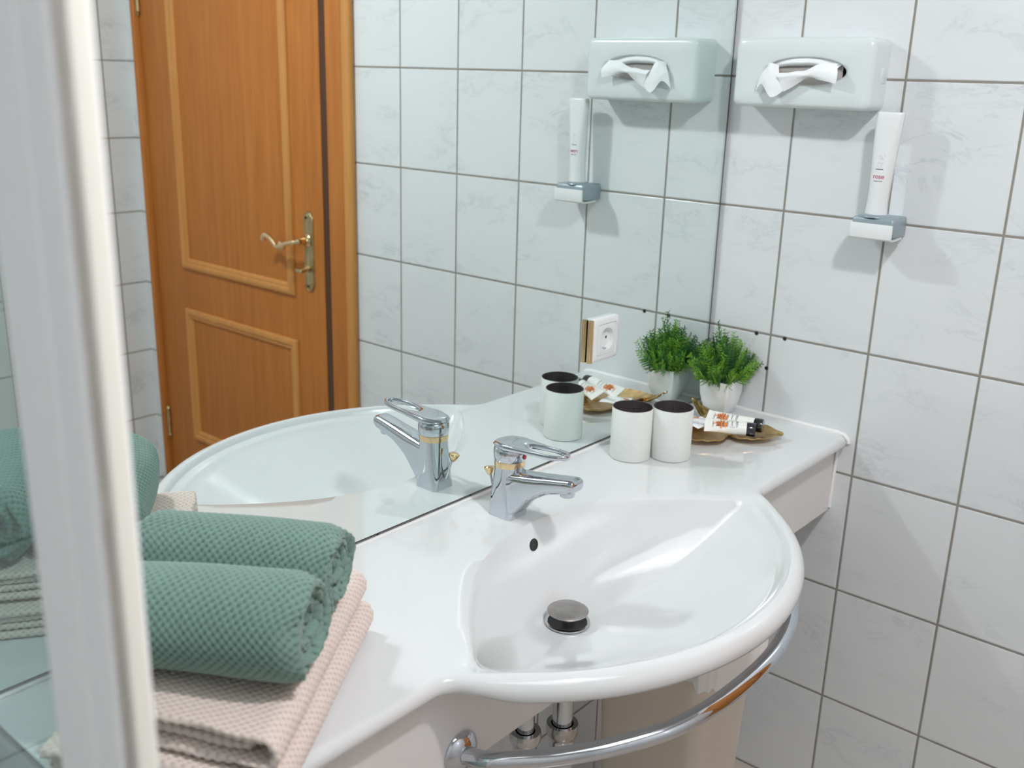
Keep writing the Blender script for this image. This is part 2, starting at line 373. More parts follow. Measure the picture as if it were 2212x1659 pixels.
def door_plate():
    pts = []
    hw, z0, z1 = .0205, -.139, .096
    P = [(-.0205, z0 + .03), (-.0205, z1 - .03), (-.017, z1 - .018), (-.013, z1 - .006), (0, z1), (.013, z1 - .006), (.017, z1 - .018), (.0205, z1 - .03), (.0205, z0 + .03), (.017, z0 + .018), (.013, z0 + .006), (0, z0), (-.013, z0 + .006), (-.017, z0 + .018)]
    P = [(p.x, p.y) for p in catmull([(a, b, 0) for a, b in P], 4, True)]
    rings = []
    for s, x in ((1.0, -.002), (1.0, -.005), (.85, -.0085), (.8, -.0075), (.72, -.0075), (.5, -.0105), (.1, -.012)):
        rings.append([(x, -1.3145 + a * s, (b + .0215) * (1 - (1 - s) * .16) - .0215) for a, b in P])
    return loft(rings, False, True)
hp = mk('handle_plate', door_plate(), M_BRASS, door, angle=50)
mk('screw', lathe_dir([(.0035, 0), (.0035, .002)], (-.0125, -1.3145, .078), (-1, 0, 0), 12, (False, True)), M_DARK, hp)
mk('screw', lathe_dir([(.0035, 0), (.0035, .002)], (-.0125, -1.3145, -.122), (-1, 0, 0), 12, (False, True)), M_DARK, hp)
lev = catmull([(-.012, -1.3145, .012), (-.045, -1.3145, .012), (-.058, -1.322, .010), (-.060, -1.350, .004), (-.060, -1.372, -.006), (-.060, -1.392, -.010), (-.060, -1.412, .004), (-.060, -1.432, .016), (-.060, -1.450, .016), (-.060, -1.458, .002)], 6)
rr = [.011 if i < 8 else .0075 for i in range(len(lev))]
for i in range(len(lev)):
    y = lev[i].y
    if abs(y + 1.372) < .012: rr[i] = .0095
    if y < -1.43: rr[i] = .008 + .03 * (-1.43 - y) * .3
mk('lever_handle', join(tube(lev, rr, 16), lathe_dir([(.018, 0), (.019, .003), (.014, .008), (.012, .012)], (-.010, -1.3145, .012), (-1, 0, 0), 24), lathe_dir([(.002, 0), (.013, .002), (.015, .008), (.011, .014), (.002, .016)], (-.052, -1.372, -.004), (-1, 0, 0), 20)), M_GOLD, door, angle=60)
mk('lock_knob', join(lathe_dir([(.011, 0), (.011, .006), (.006, .008), (.006, .022)], (-.010, -1.3145, -.072), (-1, 0, 0), 20, (False, True)), box(-.048, -.030, -1.330, -1.300, -.078, -.066, .004)), M_BRASS, door)
for z in (.69, -.742):
    mk('hinge', join(lathe([(.0065, z - .045), (.0065, z + .045)], -.008, -2.140, 12, True, True), lathe([(.003, z + .045), (.0075, z + .05), (.002, z + .058)], -.008, -2.140, 12), lathe([(.002, z - .058), (.0075, z - .05), (.003, z - .045)], -.008, -2.140, 12)), M_BRASS, door)

# silicone joints
def caulk(path, r): return tube(path, r, 10)
Z_C = -.166
struct('trim_1', join(caulk([(-.002, -.004, Z_C + .001), (-.002, -.297, Z_C + .001), (-.002, -.311, Z_C - .001), (-.002, -.3195, Z_C - .009), (-.002, -.320, Z_C - .016)], .0042), caulk([(-.001, -.3005, Z_C - .03), (-.001, -.2985, -.322)], .0032)), M_CAULK, smooth=True)
struct('trim_2', caulk([(-1.49, -.001, Z_C + .0005), (-.004, -.001, Z_C + .0005)], .0035), M_CAULK, smooth=True)

# ------------------------------------------------------------------ mirror
def mirror():
    x0, x1, z0, z1 = -1.50, -.0015, -.1605, 1.3995
    b = .0022; c = .0068
    V = [(x0 + b, 0, z0 + b), (x1 - c, 0, z0 + b), (x1 - c, 0, z1 - b), (x0 + b, 0, z1 - b),
         (x0, .0016, z0), (x1, .0016, z0), (x1, .0016, z1), (x0, .0016, z1), (x0, .006, z0), (x1, .006, z0), (x1, .006, z1), (x0, .006, z1)]
    F = [[0, 1, 2, 3]]; I = [0]
    for k in range(4):
        j = (k + 1) % 4
        F.append([k, 4 + k, 4 + j, j]); I.append(1); F.append([4 + k, 8 + k, 8 + j, 4 + j]); I.append(1)
    F.append([11, 10, 9, 8]); I.append(1)
    mk('wall_mirror', (V, F, I), [M_MIRROR, M_MIREDGE], loc=((x0 + x1) / 2, .003, z0), smooth=False,
       label='large frameless wall mirror behind the washbasin reflecting the door', cat='mirror')
mirror()

# ------------------------------------------------------------------ washbasin with counter wings
BX = -.745
def basin():
    root = thing('washbasin', 'white ceramic washbasin with side counters and round front bowl', 'washbasin', (BX, -.16, -.33))
    R, cyy = .437, -.095
    # outline (x offset, y) counter clockwise seen from above, starting back right
    out = []
    hw = .7435; fy = -.321
    def arc_pt(a): return (R * math.cos(a), cyy + R * math.sin(a))
    # right wing: back edge to corner
    out.append((hw, -.003)); 
    cr_ = .018
    for k in range(1, 24): out.append((hw, -.003 + (fy + cr_ + .003) * k / 24))
    for k in range(9):
        a = -math.pi / 2 * k / 8; out.append((hw - cr_ + cr_ * math.cos(a), fy + cr_ + cr_ * math.sin(a)))
    # fillet between wing front (y=fy) and the arc, concave radius rf
    rf = .035
    yc = fy - rf; d = R + rf; xc = math.sqrt(d * d - (yc - cyy) ** 2)
    for k in range(1, 30): out.append((hw - cr_ + (xc - hw + cr_) * k / 30, fy))
    a1 = math.atan2(cyy - yc, -xc)
    for k in range(13):
        a = math.pi / 2 + (a1 - math.pi / 2) * k / 12; out.append((xc + rf * math.cos(a), yc + rf * math.sin(a)))
    a2 = math.atan2(yc - cyy, xc)
    nb = 90
    for k in range(1, nb): 
        a = a2 + (-math.pi / 2 - a2) * k / nb; out.append(arc_pt(a))
    half = out[:]
    out.append((0, cyy - R))
    for x, y in reversed(half): out.append((-x, y))
    for k in range(1, 80): out.append((-hw + 2 * hw * k / 80, -.003))
    n = len(out); O = np.array(out)
    # normals (inward)
    T = np.roll(O, -1, 0) - np.roll(O, 1, 0); T /= np.linalg.norm(T, axis=1)[:, None]
    NI = np.stack([T[:, 1], -T[:, 0]], 1)   # path runs clockwise seen from above: inward is right-hand side
    cen = np.array([0, -.16])
    if ((cen - O) * NI).sum() < 0: NI = -NI
    # rounding radius along the outline
    rad = np.full(n, .0125)
    for i in range(n):
        x, y = O[i]
        f = min(1, max(0, (-y - .335) / .06)); f = f * f * (3 - 2 * f)
        rad[i] = .0125 + .0065 * f
        if y > -.004: rad[i] = .0015
        if abs(x) > hw - cr_ - 1e-4:
            q_ = min(1, max(0, (-y - .27) / .045)); rad[i] = min(rad[i], .002 + .0100 * q_ * q_ * (3 - 2 * q_))
    # drain centre and inner boundary
    D = np.array([0, -.212]); dz = -.300
    ang = np.arctan2(O[:, 1] - D[1], O[:, 0] - D[0])
    def inner(a):
        # boundary of the lens: back parabola y=-.130-1.76x^2, front circle radius .398, softened corners
        c, s_ = math.cos(a), math.sin(a); best = 1e9
        f = lambda t: max((D[1] + s_ * t) - (-.128 - 1.76 * (c * t) ** 2), (math.hypot(c * t, D[1] + s_ * t - cyy) - .408))
        lo, hi = 0, .6
        def g(t):
            u = (D[1] + s_ * t) - (-.128 - 1.76 * (c * t) ** 2); v = (math.hypot(c * t, D[1] + s_ * t - cyy) - .408)
            k = .022; h = max(k - abs(u - v), 0) / k; return max(u, v) + h * h * k * .25
        for _ in range(40):
            mid = (lo + hi) / 2
            if g(mid) < 0: lo = mid
            else: hi = mid
        return lo
    IB = np.array([inner(a) for a in ang])
    dirs = np.stack([np.cos(ang), np.sin(ang)], 1)
    By = D[1] + dirs[:, 1] * IB; fr_ = np.clip((-By - .29) / .09, 0, 1); drop = .012 * fr_ * fr_ * (3 - 2 * fr_)
    rings = []
    # bowl rings from drain outwards
    rd = .0235; nr = 44
    depth = dz - Z_C
    for k in range(nr + 1):
        t = k / nr
        tt = t
        r = rd + (IB - rd) * tt
        # depth profile: gentle bottom, steeper wall, rounded lip
        frontness = np.clip((-dirs[:, 1] + .2) / 1.2, 0, 1)
        p = 2.3 - .5 * frontness
        z0 = 1 - tt ** p
        lip = .07
        w_ = np.clip((tt - (1 - lip)) / lip, 0, 1)
        zz = Z_C + depth * (z0 * (1 - w_ ** 2 * .0))
        # smooth the lip: blend slope to zero at the rim
        if tt > 1 - lip:
            s0 = 1 - (1 - lip) ** p
            q = min(1.0, (tt - (1 - lip)) / lip)
            zz = Z_C + depth * s0 * ((1 - q) ** 2 * (1 + .0 * q)) * (1 + 0 * frontness)
            zl = 1 - tt ** p
            zz = Z_C + depth * (zl * (1 - q) + s0 * (1 - q) ** 2.2 * q)
        zz = zz - drop * tt ** 5
        P = D + dirs * r[:, None]
        rings.append(np.concatenate([P, (zz * np.ones(n))[:, None]], 1))
    # deck from inner boundary to rounded outline
    inn = O + NI * rad[:, None]
    B = D + dirs * IB[:, None]
    for f in (.06, .2, .4, .6, .8, .94, .985, 1.0):
        P = B * (1 - f) + inn * f
        rings.append(np.concatenate([P, (Z_C - drop * (1 - math.sin(f * math.pi / 2)))[:, None]], 1))
    for k in range(1, 11):
        a = math.pi / 2 * k / 10 * 1.35
        P = O + NI * (rad * (1 - math.sin(min(a, 9))))[:, None]
        z = Z_C - rad * (1 - math.cos(a))
        rings.append(np.concatenate([P, z[:, None]], 1))
    # underside follows the bowl
    last = rings[-1]
    under = last.copy(); under[:, :2] = under[:, :2] + NI * (rad * .6)[:, None]; under[:, 2] -= .003
    rings.append(under)
    for tt in (1.0, .93, .82, .68, .5, .3, .12):
        k = int(round(tt * nr)); bz = rings[k][:, 2]; xy = rings[k][:, :2]
        z = np.minimum(bz - .013, under[:, 2])
        rings.append(np.concatenate([xy, z[:, None]], 1))
    P = D + dirs * .02; rings.append(np.concatenate([P, np.full((n, 1), dz - .012)], 1))
    R_ = []
    for r in rings:
        q = r.copy(); q[:, 0] += BX; R_.append(q.tolist())
    mk('bowl', loft(R_, True, True), M_CERAMIC, root, angle=60)
    # apron below the counter
    # plate whose upper edge is cut to the underside of the bowl
    from mathutils.bvhtree import BVHTree
    bo = root.children[0].data; tree = BVHTree.FromPolygons([v.co + LOC[root] for v in bo.vertices], [list(p.vertices) for p in bo.polygons])
    top = []
    for k in range(121):
        x = -1.4865 + (1.4835) * k / 120; z = -.184
        for yy in (-.297, -.290, -.283):
            h = tree.ray_cast(Vector((x, yy, -.7)), Vector((0, 0, 1)))
            if h[0] is not None: z = min(z, h[0].z - .0008)
        top.append((x, max(z, -.324)))
    rr1 = [[(x, y, -.328 + (z + .328) * f) for x, z in top] for y, f in ((-.283, 0), (-.297, 0), (-.297, 1), (-.283, 1))]
    rr1.append(rr1[0]); pl = loft(rr1, False, False, closed=False)
    mk('apron', join(pl, box(-1.4865, -1.4725, -.283, -.01, -.328, -.185, .002)), M_APRON, root, angle=30)
    # drain
    pc = (BX, -.212)
    mk('drain_ring', lathe([(.0345, dz + .0022), (.0340, dz + .0042), (.0310, dz + .0046), (.0292, dz + .0032)], *pc, 48), M_CHROME_W, root)
    mk('drain_plug', lathe([(.0005, dz + .0255), (.020, dz + .0250), (.0285, dz + .0235), (.0312, dz + .0215), (.0305, dz + .0198), (.022, dz + .0188), (.009, dz + .0180), (.008, dz + .008), (.008, dz - .02), (.0005, dz - .02)], *pc, 56), M_STEEL_MATT, root)
    mk('drain_throat', lathe([(.0298, dz + .0036), (.0225, dz + .0012), (.0005, dz + .0008)], *pc, 32), M_DARK, root)
    # overflow hole in the rear slope
    for zz in (-.200,):
        h = tree.ray_cast(Vector((BX + .008, -.30, zz)), Vector((0, 1, 0)))
        oh, nn = h[0], h[1]
        if nn.y > 0: nn = -nn
        mk('overflow_hole', lathe_dir([(.0004, .0004), (.0090, .0004), (.0098, .0005), (.0099, -.004)], oh, nn, 28), M_DARK, root)
        mk('overflow_rim', lathe_dir([(.0096, .0003), (.0100, .0010), (.0108, .0006), (.0114, -.001)], oh, nn, 28), M_CERAMIC, root)
    return root
basin()

# ------------------------------------------------------------------ basin mixer
def faucet():
    fx = -.7345
    root = thing('basin_mixer', 'chrome single lever mixer tap with loop handle standing on the washbasin', 'tap', (fx, -.075, Z_C))
    # body column
    def sec(z, y0, y1, hw, r):
        return [(fx + a, (y0 + y1) / 2 + b, z) for a, b in rrect(hw, (y1 - y0) / 2, r, 8)]
    body = loft([sec(-.1665, -.1030, -.0560, .0225, .008), sec(-.163, -.1040, -.0555, .0230, .010), sec(-.14, -.1040, -.0562, .0228, .014), sec(-.115, -.1045, -.0570, .0227, .018), sec(-.095, -.1050, -.0580, .0226, .0212), sec(-.083, -.1055, -.0585, .0226, .0222)], True, True)
    # spout
    def ssec(y, z0, z1, hw, r):
        zc, hz = (z0 + z1) / 2, (z1 - z0) / 2; r = min(r, hz * .98, hw * .98)
        return [(fx + a, y, zc + b) for a, b in rrect(hw, hz, r, 8)]
    S_ = [(-.075, -.160, -.094, .0214, .010), (-.093, -.160, -.092, .0213, .010), (-.1025, -.158, -.0905, .0212, .010), (-.112, -.148, -.0885, .0208, .011), (-.122, -.137, -.087, .0203, .012), (-.133, -.126, -.0850, .0197, .012), (-.147, -.1170, -.0825, .0190, .012), (-.163, -.1075, -.0795, .0180, .011), (-.180, -.102, -.0765, .0174, .010), (-.196, -.0975, -.0735, .0170, .0095), (-.2045, -.0950, -.0725, .0168, .009), (-.2100, -.0915, -.0740, .0152, .008), (-.2115, -.088, -.0775, .0122, .005)]
    P = []
    for i in range(len(S_) - 1):
        for k in range(4):
            t = k / 4; P.append(tuple(S_[i][j] * (1 - t) + S_[i + 1][j] * t for j in range(5)))
    P.append(S_[-1])
    spout = loft([ssec(*q) for q in P], True, True)
    mk('body', join(body, spout), M_CHROME, root, angle=50)
    mk('gold_ring', lathe([(.0220, -.0850), (.0238, -.0845), (.0242, -.080), (.0240, -.0750), (.0225, -.0745)], fx, -.0815, 48), M_GOLD, root)
    # lever: head + loop as one
    head = lathe([(.0235, -.0750), (.0250, -.0738), (.0256, -.066), (.0256, -.0600), (.0246, -.0555), (.0215, -.0520), (.012, -.0500), (.0005, -.0495)], fx, -.0815, 48, True)
    nA = 72
    def outer(a):
        # outline of the lever plate: round back at y=-.0765 r=.0265, round tip centre y=-.185 r=.0155
        pts = catmull([(0, -.0555, 0), (.0180, -.0625, 0), (.0256, -.0815, 0), (.0250, -.100, 0), (.0225, -.120, 0), (.0200, -.142, 0), (.0186, -.162, 0), (.0158, -.179, 0), (.0090, -.1890, 0), (0, -.1925, 0), (-.0090, -.1890, 0), (-.0158, -.179, 0), (-.0186, -.162, 0), (-.0200, -.142, 0), (-.0225, -.120, 0), (-.0250, -.100, 0), (-.0256, -.0815, 0), (-.0180, -.0625, 0)], 8, True)
        return pts
    OP = outer(0); m_ = len(OP)
    def hole_pt(i):
        o = OP[i]; hc = Vector((0, -.152, 0)); d = o - hc; a = math.atan2(d.y, d.x)
        return Vector((hc.x + .0138 * math.cos(a), hc.y + .0335 * math.sin(a), 0))
    def zmid(y): 
        t = (-y - .055) / .138; return -.0505 + .0055 * t + .006 * max(0, (t - .75))
    rings = []
    for w_, h in ((0, 0), (.04, .55), (.12, .9), (.25, 1), (.5, 1.1), (.75, 1), (.88, .9), (.96, .55), (1, 0), (.96, -.55), (.88, -.9), (.5, -1.0), (.12, -.9), (.04, -.55)):
        ring = []
        for i in range(m_):
            o, hp_ = OP[i], hole_pt(i); p = hp_.lerp(o, w_)
            th = .0052 - .0014 * min(1, max(0, (-p.y - .09) / .05))
            ring.append((fx + p.x, p.y, zmid(p.y) + h * th))
        rings.append(ring)
    rings.append(rings[0])
    lever = loft(rings, False, False)
    mk('lever', join(head, lever), M_CHROME, root, angle=50)
    mk('temperature_dot', lathe_dir([(.0040, 0), (.0040, .0012), (.003, .002), (.0005, .0022)], (fx + .004, -.1070, -.0665), (.1, -1, 0), 16), M_RED, root, label='small red temperature dot')
    mk('aerator', lathe([(.0112, -.092), (.0114, -.099), (.0104, -.1030), (.0095, -.1035), (.009, -.100)], fx, -.1930, 32), M_CHROME, root)
    rod = mk('pop_up_rod', tube([(fx, -.0535, -.146), (fx + .001, -.0470, -.128), (fx + .002, -.0405, -.108)], .0020, 12), M_CHROME, root)
    mk('rod_knob', lathe_dir([(.002, -.002), (.0045, 0), (.0086, .008), (.0090, .0105), (.0075, .0120), (.0005, .0125)], (fx + .002, -.0400, -.112), (.12, .18, 1), 24), M_GOLD, root, label='small gold knob')
faucet()

# ------------------------------------------------------------------ towel rail under the bowl
def rail():
    root = thing('towel_rail', 'curved chrome towel rail under the front of the washbasin bowl', 'towel rail', (BX, -.4, -.27))
    P = [(-1.0690, -.298, -.302), (-1.0700, -.310, -.301), (-1.0640, -.335, -.299), (-1.0420, -.365, -.295), (-1.012, -.400, -.290), (-.964, -.443, -.281), (-.902, -.482, -.272), (-.840, -.501, -.266), (-.771, -.509, -.262), (-.705, -.511, -.258), (-.648, -.506, -.254), (-.593, -.492, -.251), (-.535, -.466, -.250), (-.480, -.428, -.250), (-.436, -.380, -.250), (-.412, -.335, -.250), (-.408, -.312, -.250), (-.408, -.299, -.250)]
    mk('bar', tube(catmull(P, 8), .0115, 24), M_CHROME, root)
    for c in (P[0], P[-1]):
        mk('mounting_flange', lathe_dir([(.027, .0), (.0275, .003), (.024, .008), (.016, .012), (.012, .013)], (c[0], -.297, c[2]), (0, -1, 0), 40), M_CHROME, root)
rail()

# ------------------------------------------------------------------ drain pipes
def pipes():
    root = thing('drain_trap', 'chrome drain trap pipes under the washbasin bowl', 'pipe', (BX, -.2, -.75))
    x, y = BX, -.212
    mk('tail_pipe', join(lathe([(.0160, -.3145), (.0160, -.484)], x, y, 32), lathe([(.0195, -.477), (.0195, -.60)], x, y, 32)), M_CHROME, root)
    mk('nut', lathe([(.0175, -.474), (.0245, -.4735), (.0255, -.480), (.0250, -.490), (.0215, -.495), (.0200, -.500)], x, y, 40), M_CHROME_W, root)
    x2, y2 = BX - .071, -.196
    mk('riser_pipe', join(lathe([(.0135, -.40), (.0135, -.464)], x2, y2, 32), tube(catmull([(x2, y2, -.464), (x2, y2, -.50), (x2 + .006, y2 + .006, -.53), (x2 + .02, y2 + .01, -.56), (x - .02, y, -.60), (x, y, -.60)], 6), .0185, 20)), M_CHROME, root)
    mk('nut', lathe([(.0150, -.458), (.0235, -.4575), (.0245, -.464), (.024, -.473), (.0205, -.479), (.019, -.484)], x2, y2, 40), M_CHROME_W, root)
    mk('wall_pipe', tube(catmull([(x2, y2, -.402), (x2 - .001, y2 + .01, -.385), (x2, y2 + .04, -.38), (x2, -.02, -.38), (x2, .007, -.38)], 5), .0135, 16), M_CHROME, root)
pipes()

# ------------------------------------------------------------------ bin
def bin_():
    root = thing('waste_bin', 'tall cream plastic bin with white liner standing under the washbasin', 'bin', (-.42, -.22, -.988))
    def rr_(hx, hy, z, cx=-.425, cyy=-.222, r=.03): return [(cx + a, cyy + b, z) for a, b in rrect(hx, hy, r, 6)]
    mk('bucket', loft([rr_(.075, .092, -.987), rr_(.078, .095, -.975), rr_(.100, .112, -.40), rr_(.103, .115, -.385), rr_(.099, .111, -.383), rr_(.07, .088, -.96)], True, True), M_CREAM, root, angle=50)
    # liner folded over the rim, gathered at the front right corner
    rings = []
    base = rrect(.1045, .1165, .03, 14)
    n = len(base)
    for k, (zz, ex) in enumerate(((-.40, -.006), (-.372, -.002), (-.366, .002), (-.385, .004), (-.43, .006), (-.475, .005))):
        ring = []
        for i, (a, b) in enumerate(base):
            f = noise.noise(Vector((i * .55, k * .5, 3))) ; l = math.hypot(a, b)
            corner = max(0, (a - .05) / .055) * max(0, (-b - .03) / .085)
            e = ex + (.004 * f + corner * .014 * math.sin(i * 2.1 + k * .8)) * (k > 0)
            drop = (.03 * noise.noise(Vector((i * .21, 5, 1))) - corner * .075) if k == 5 else (-corner * .03 if k == 4 else 0)
            ring.append((-.425 + a * (1 + e / l), -.222 + b * (1 + e / l), zz + drop))
        rings.append(ring)
    mk('bin_liner', loft(rings, False, False), M_BAG, root, angle=25)
bin_()

# ------------------------------------------------------------------ shower screen (left foreground)
def screen():
    root = thing('shower_screen', 'glass shower screen with white metal edge profile in the left foreground', 'shower screen', (-1.62, -.31, -.988))
    z0, z1 = -.987, 1.02
    mk('glass_pane', box(-1.6215, -1.6165, -.530, .006, z0 + .02, z1 - .01), M_GLASS, root, smooth=False)
    mk('edge_profile', join(box(-1.630, -1.609, -.5640, -.5215, z0, z1, .003), box(-1.6285, -1.611, -.5690, -.560, z0, z1, .001), box(-1.6305, -1.6095, -.5925, -.5668, z0, z1, .003)), M_ALU, root)
    mk('seal_core', box(-1.6275, -1.6165, -.6010, -.592, z0 + .01, z1 - .01, .001), M_SEALC, root)
    mk('seal_strip', box(-1.6275, -1.6175, -.6042, -.6010, z0 + .01, z1 - .01, .0012), M_SEAL, root)
screen()

# ------------------------------------------------------------------ ceiling lamp and added fill panel
def lamps():
    x, y, z = LAMP_POS
    root = thing('ceiling_lamp', 'small round ceiling lamp above the middle of the bathroom', 'lamp', (x, y, ZC))
    mk('lamp_light_shield', lathe([(.0605, z + .000), (.0620, z + .002), (.0620, ZC), ], x, y, 32), M_WHITE_PL, root)  # unseen collar, shaped to block the globe's upward light
    mk('lamp_globe', lathe([(.0005, z - .055), (.03, z - .047), (.048, z - .026), (.055, z), (.048, z + .026), (.03, z + .045), (.0005, z + .048)], x, y, 20), M_LAMP, root, angle=0)
    r2 = thing('fill_panel', 'unseen square fill light panel added under the ceiling', 'lamp', (-1.3, -1.3, ZC))  # unseen fill light, added to lift the ambient level in the room
    mk('fill_emitter', box(-1.75, -.85, -1.75, -.85, ZC - .012, ZC - .002), M_FILL, r2)
lamps()

# ------------------------------------------------------------------ tumblers
def cup(x, y, label):
    root = thing('tumbler', label, 'tumbler', (x, y, Z_C), 'off-white tumblers on the counter')
    r, h = .0362, .094; zb = Z_C; zt = zb + h
    mk('outer_shell', lathe([(.0005, zb + .0008), (r - .003, zb + .0003), (r - .0008, zb + .001), (r, zb + .003), (r, zt - .0006), (r - .0004, zt)], x, y, 64), M_CUPOUT, root, angle=50)
    mk('lining', lathe([(r - .0004, zt), (r - .0012, zt + .0006), (r - .0020, zt), (r - .0022, zb + .006), (r - .005, zb + .003), (.0005, zb + .003)], x, y, 64), M_CUPIN, root, angle=50, label='dark brushed metal inside')
cup(-.3945, -.0762, 'off-white tumbler with dark inside, the one nearest the tap')
cup(-.3430, -.1280, 'off-white tumbler with dark inside, the one nearest the gold tray')

# ------------------------------------------------------------------ potted plant
def plant():
    cx, cyy = -.0515, -.0635; zt = -.095
    root = thing('potted_plant', 'small artificial green conifer in a square white pot in the counter corner', 'plant', (cx, cyy, Z_C))
    def sq(h, z, r=.005): return [(cx + a, cyy + b, z) for a, b in rrect(h, h, r, 4)]
    mk('pot', loft([sq(.0200, Z_C + .0002), sq(.0222, Z_C + .002), sq(.0292, Z_C + .025), sq(.0320, Z_C + .045, .004), sq(.0325, zt - .001, .003), sq(.0320, zt, .003), sq(.0302, zt, .002), sq(.0290, zt - .012, .002), sq(.0285, zt - .012, .002)], True, True), M_POT, root, angle=45)
    rnd = random.Random(11)
    V = []; F = []; I = []
    def needle(p, d, l, r, mi):
        a = d.orthogonal().normalized(); b = d.cross(a); o = len(V)
        for k in range(3):
            t = 2.094 * k; V.append(tuple(p + (a * math.cos(t) + b * math.sin(t)) * r * .6))
        m_ = p + d * l * .55
        for k in range(3):
            t = 2.094 * k + .5; V.append(tuple(m_ + (a * math.cos(t) + b * math.sin(t)) * r))
        V.append(tuple(p + d * l))
        for k in range(3):
            j = (k + 1) % 3; F.append([o + k, o + j, o + 3 + j, o + 3 + k]); F.append([o + 3 + k, o + 3 + j, o + 6]); I.extend([mi, mi])
    stems = []
    def frond(base, d, length, mi):
        n = max(4, int(length / .0058)); p = base.copy(); dd = d.copy(); path = [p.copy()]
        side = dd.cross(Vector((rnd.uniform(-1, 1), rnd.uniform(-1, 1), rnd.uniform(-.3, .3)))).normalized()
        st = length / n
        for k in range(n):
            dd = (dd + Vector((rnd.uniform(-.06, .06), rnd.uniform(-.06, .06), .05))).normalized()
            p = p + dd * st; 
            if p.x > -.006: p.x = -.006
            if p.y > -.003: p.y = -.003
            path.append(p.copy())
            f = k / n
            if f < .18: continue
            bl = (.0170 * (1 - f) + .0045) * rnd.uniform(.7, 1.1)
            for s in (-1, 1):
                sd = (side * s + dd * .75 + Vector((rnd.uniform(-.25, .25), rnd.uniform(-.25, .25), rnd.uniform(-.1, .3)))).normalized()
                q = p.copy(); mm = max(2, int(bl / .0026))
                for j in range(mm):
                    q = q + sd * (bl / mm)
                    if q.x > -.004: q.x = -.004
                    if q.y > -.002: q.y = -.002
                    for s2 in (-1, 1):
                        nd = (dd * .5 * s2 + sd * .8 + dd * .2 + Vector((rnd.uniform(-.3, .3), rnd.uniform(-.3, .3), rnd.uniform(-.3, .3)))).normalized()
                        needle(q - sd * .001, nd, .0036, .00062, mi)
                needle(p, sd, bl, .00055, mi)
                needle(q, sd, .0036, .0006, mi)
            needle(p, dd, .005, .0007, mi)
        stems.append(path)
    for k in range(135):
        a = rnd.uniform(0, 2 * math.pi); lean = rnd.random() ** .8
        base = Vector((cx + .022 * lean * math.cos(a), cyy + .022 * lean * math.sin(a), zt - .012))
        polar = math.radians(4 + 62 * lean)
        d = Vector((math.sin(polar) * math.cos(a), math.sin(polar) * math.sin(a), math.cos(polar)))
        length = (.108 - .040 * lean) * rnd.uniform(.75, 1.03)
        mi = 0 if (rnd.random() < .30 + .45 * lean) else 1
        frond(base, d, length, mi)
    for (ax, ay, hh) in ((.0, .002, .134), (-.020, .020, .112), (.012, -.022, .112)):
        frond(Vector((cx, cyy, zt - .012)), Vector((ax * 1.0, ay * 1.0, .11)).normalized(), hh, 1 if ax == 0 else 0)
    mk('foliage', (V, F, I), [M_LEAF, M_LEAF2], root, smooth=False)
    mk('stem', join(*[tube(p, .0007, 5) for p in stems[::3]]), M_LEAF2, root)
plant()

# ------------------------------------------------------------------ gold leaf tray
def tray():
    root = thing('leaf_tray', 'gold metal ginkgo leaf tray holding the small tubes on the counter', 'tray', (-.18, -.14, Z_C))
    OL = [(-.1080, -.0300), (-.1025, -.0320), (-.0990, -.0470), (-.0950, -.0640), (-.0900, -.0820), (-.0880, -.1050), (-.092, -.135), (-.096, -.160), (-.097, -.185), (-.104, -.212), (-.116, -.236), (-.126, -.240), (-.140, -.234), (-.162, -.229), (-.182, -.217), (-.196, -.200), (-.200, -.184), (-.197, -.168), (-.206, -.168), (-.222, -.172), (-.243, -.166), (-.260, -.150), (-.270, -.130), (-.270, -.108), (-.258, -.094), (-.235, -.084), (-.200, -.080), (-.165, -.078), (-.138, -.076), (-.120, -.071), (-.110, -.060), (-.1080, -.0460)]
    O = catmull([(a, b, 0) for a, b in OL], 5, True); n = len(O)
    apex = Vector((-.112, -.075, 0)); cen = Vector((-.165, -.135, 0))
    def zof(p, f, ang):
        # dish: base flat, rim raised, stem rising towards the mirror
        z = Z_C + .0022 + .0100 * f ** 2.6
        st = max(0, min(1, (p.y + .078) / .045)); z += .020 * st * st
        z += .0009 * math.sin(ang * 46) * f
        return z
    def layer(dz, sh):
        rings = []
        for k in range(0, 13):
            f = k / 12 if k else .002
            ring = []
            for i, o in enumerate(O):
                oo = o + (cen - o).normalized() * sh
                p = cen.lerp(oo, f); a = math.atan2(p.y - apex.y, p.x - apex.x)
                ring.append((p.x, p.y, zof(p, f, a) + dz))
            rings.append(ring)
        return rings
    top = layer(.0022, .0006); bot = layer(0, 0)
    rings = top + bot[::-1]
    mk('leaf_dish', loft(rings, True, True), M_TRAY, root, angle=60)
tray()

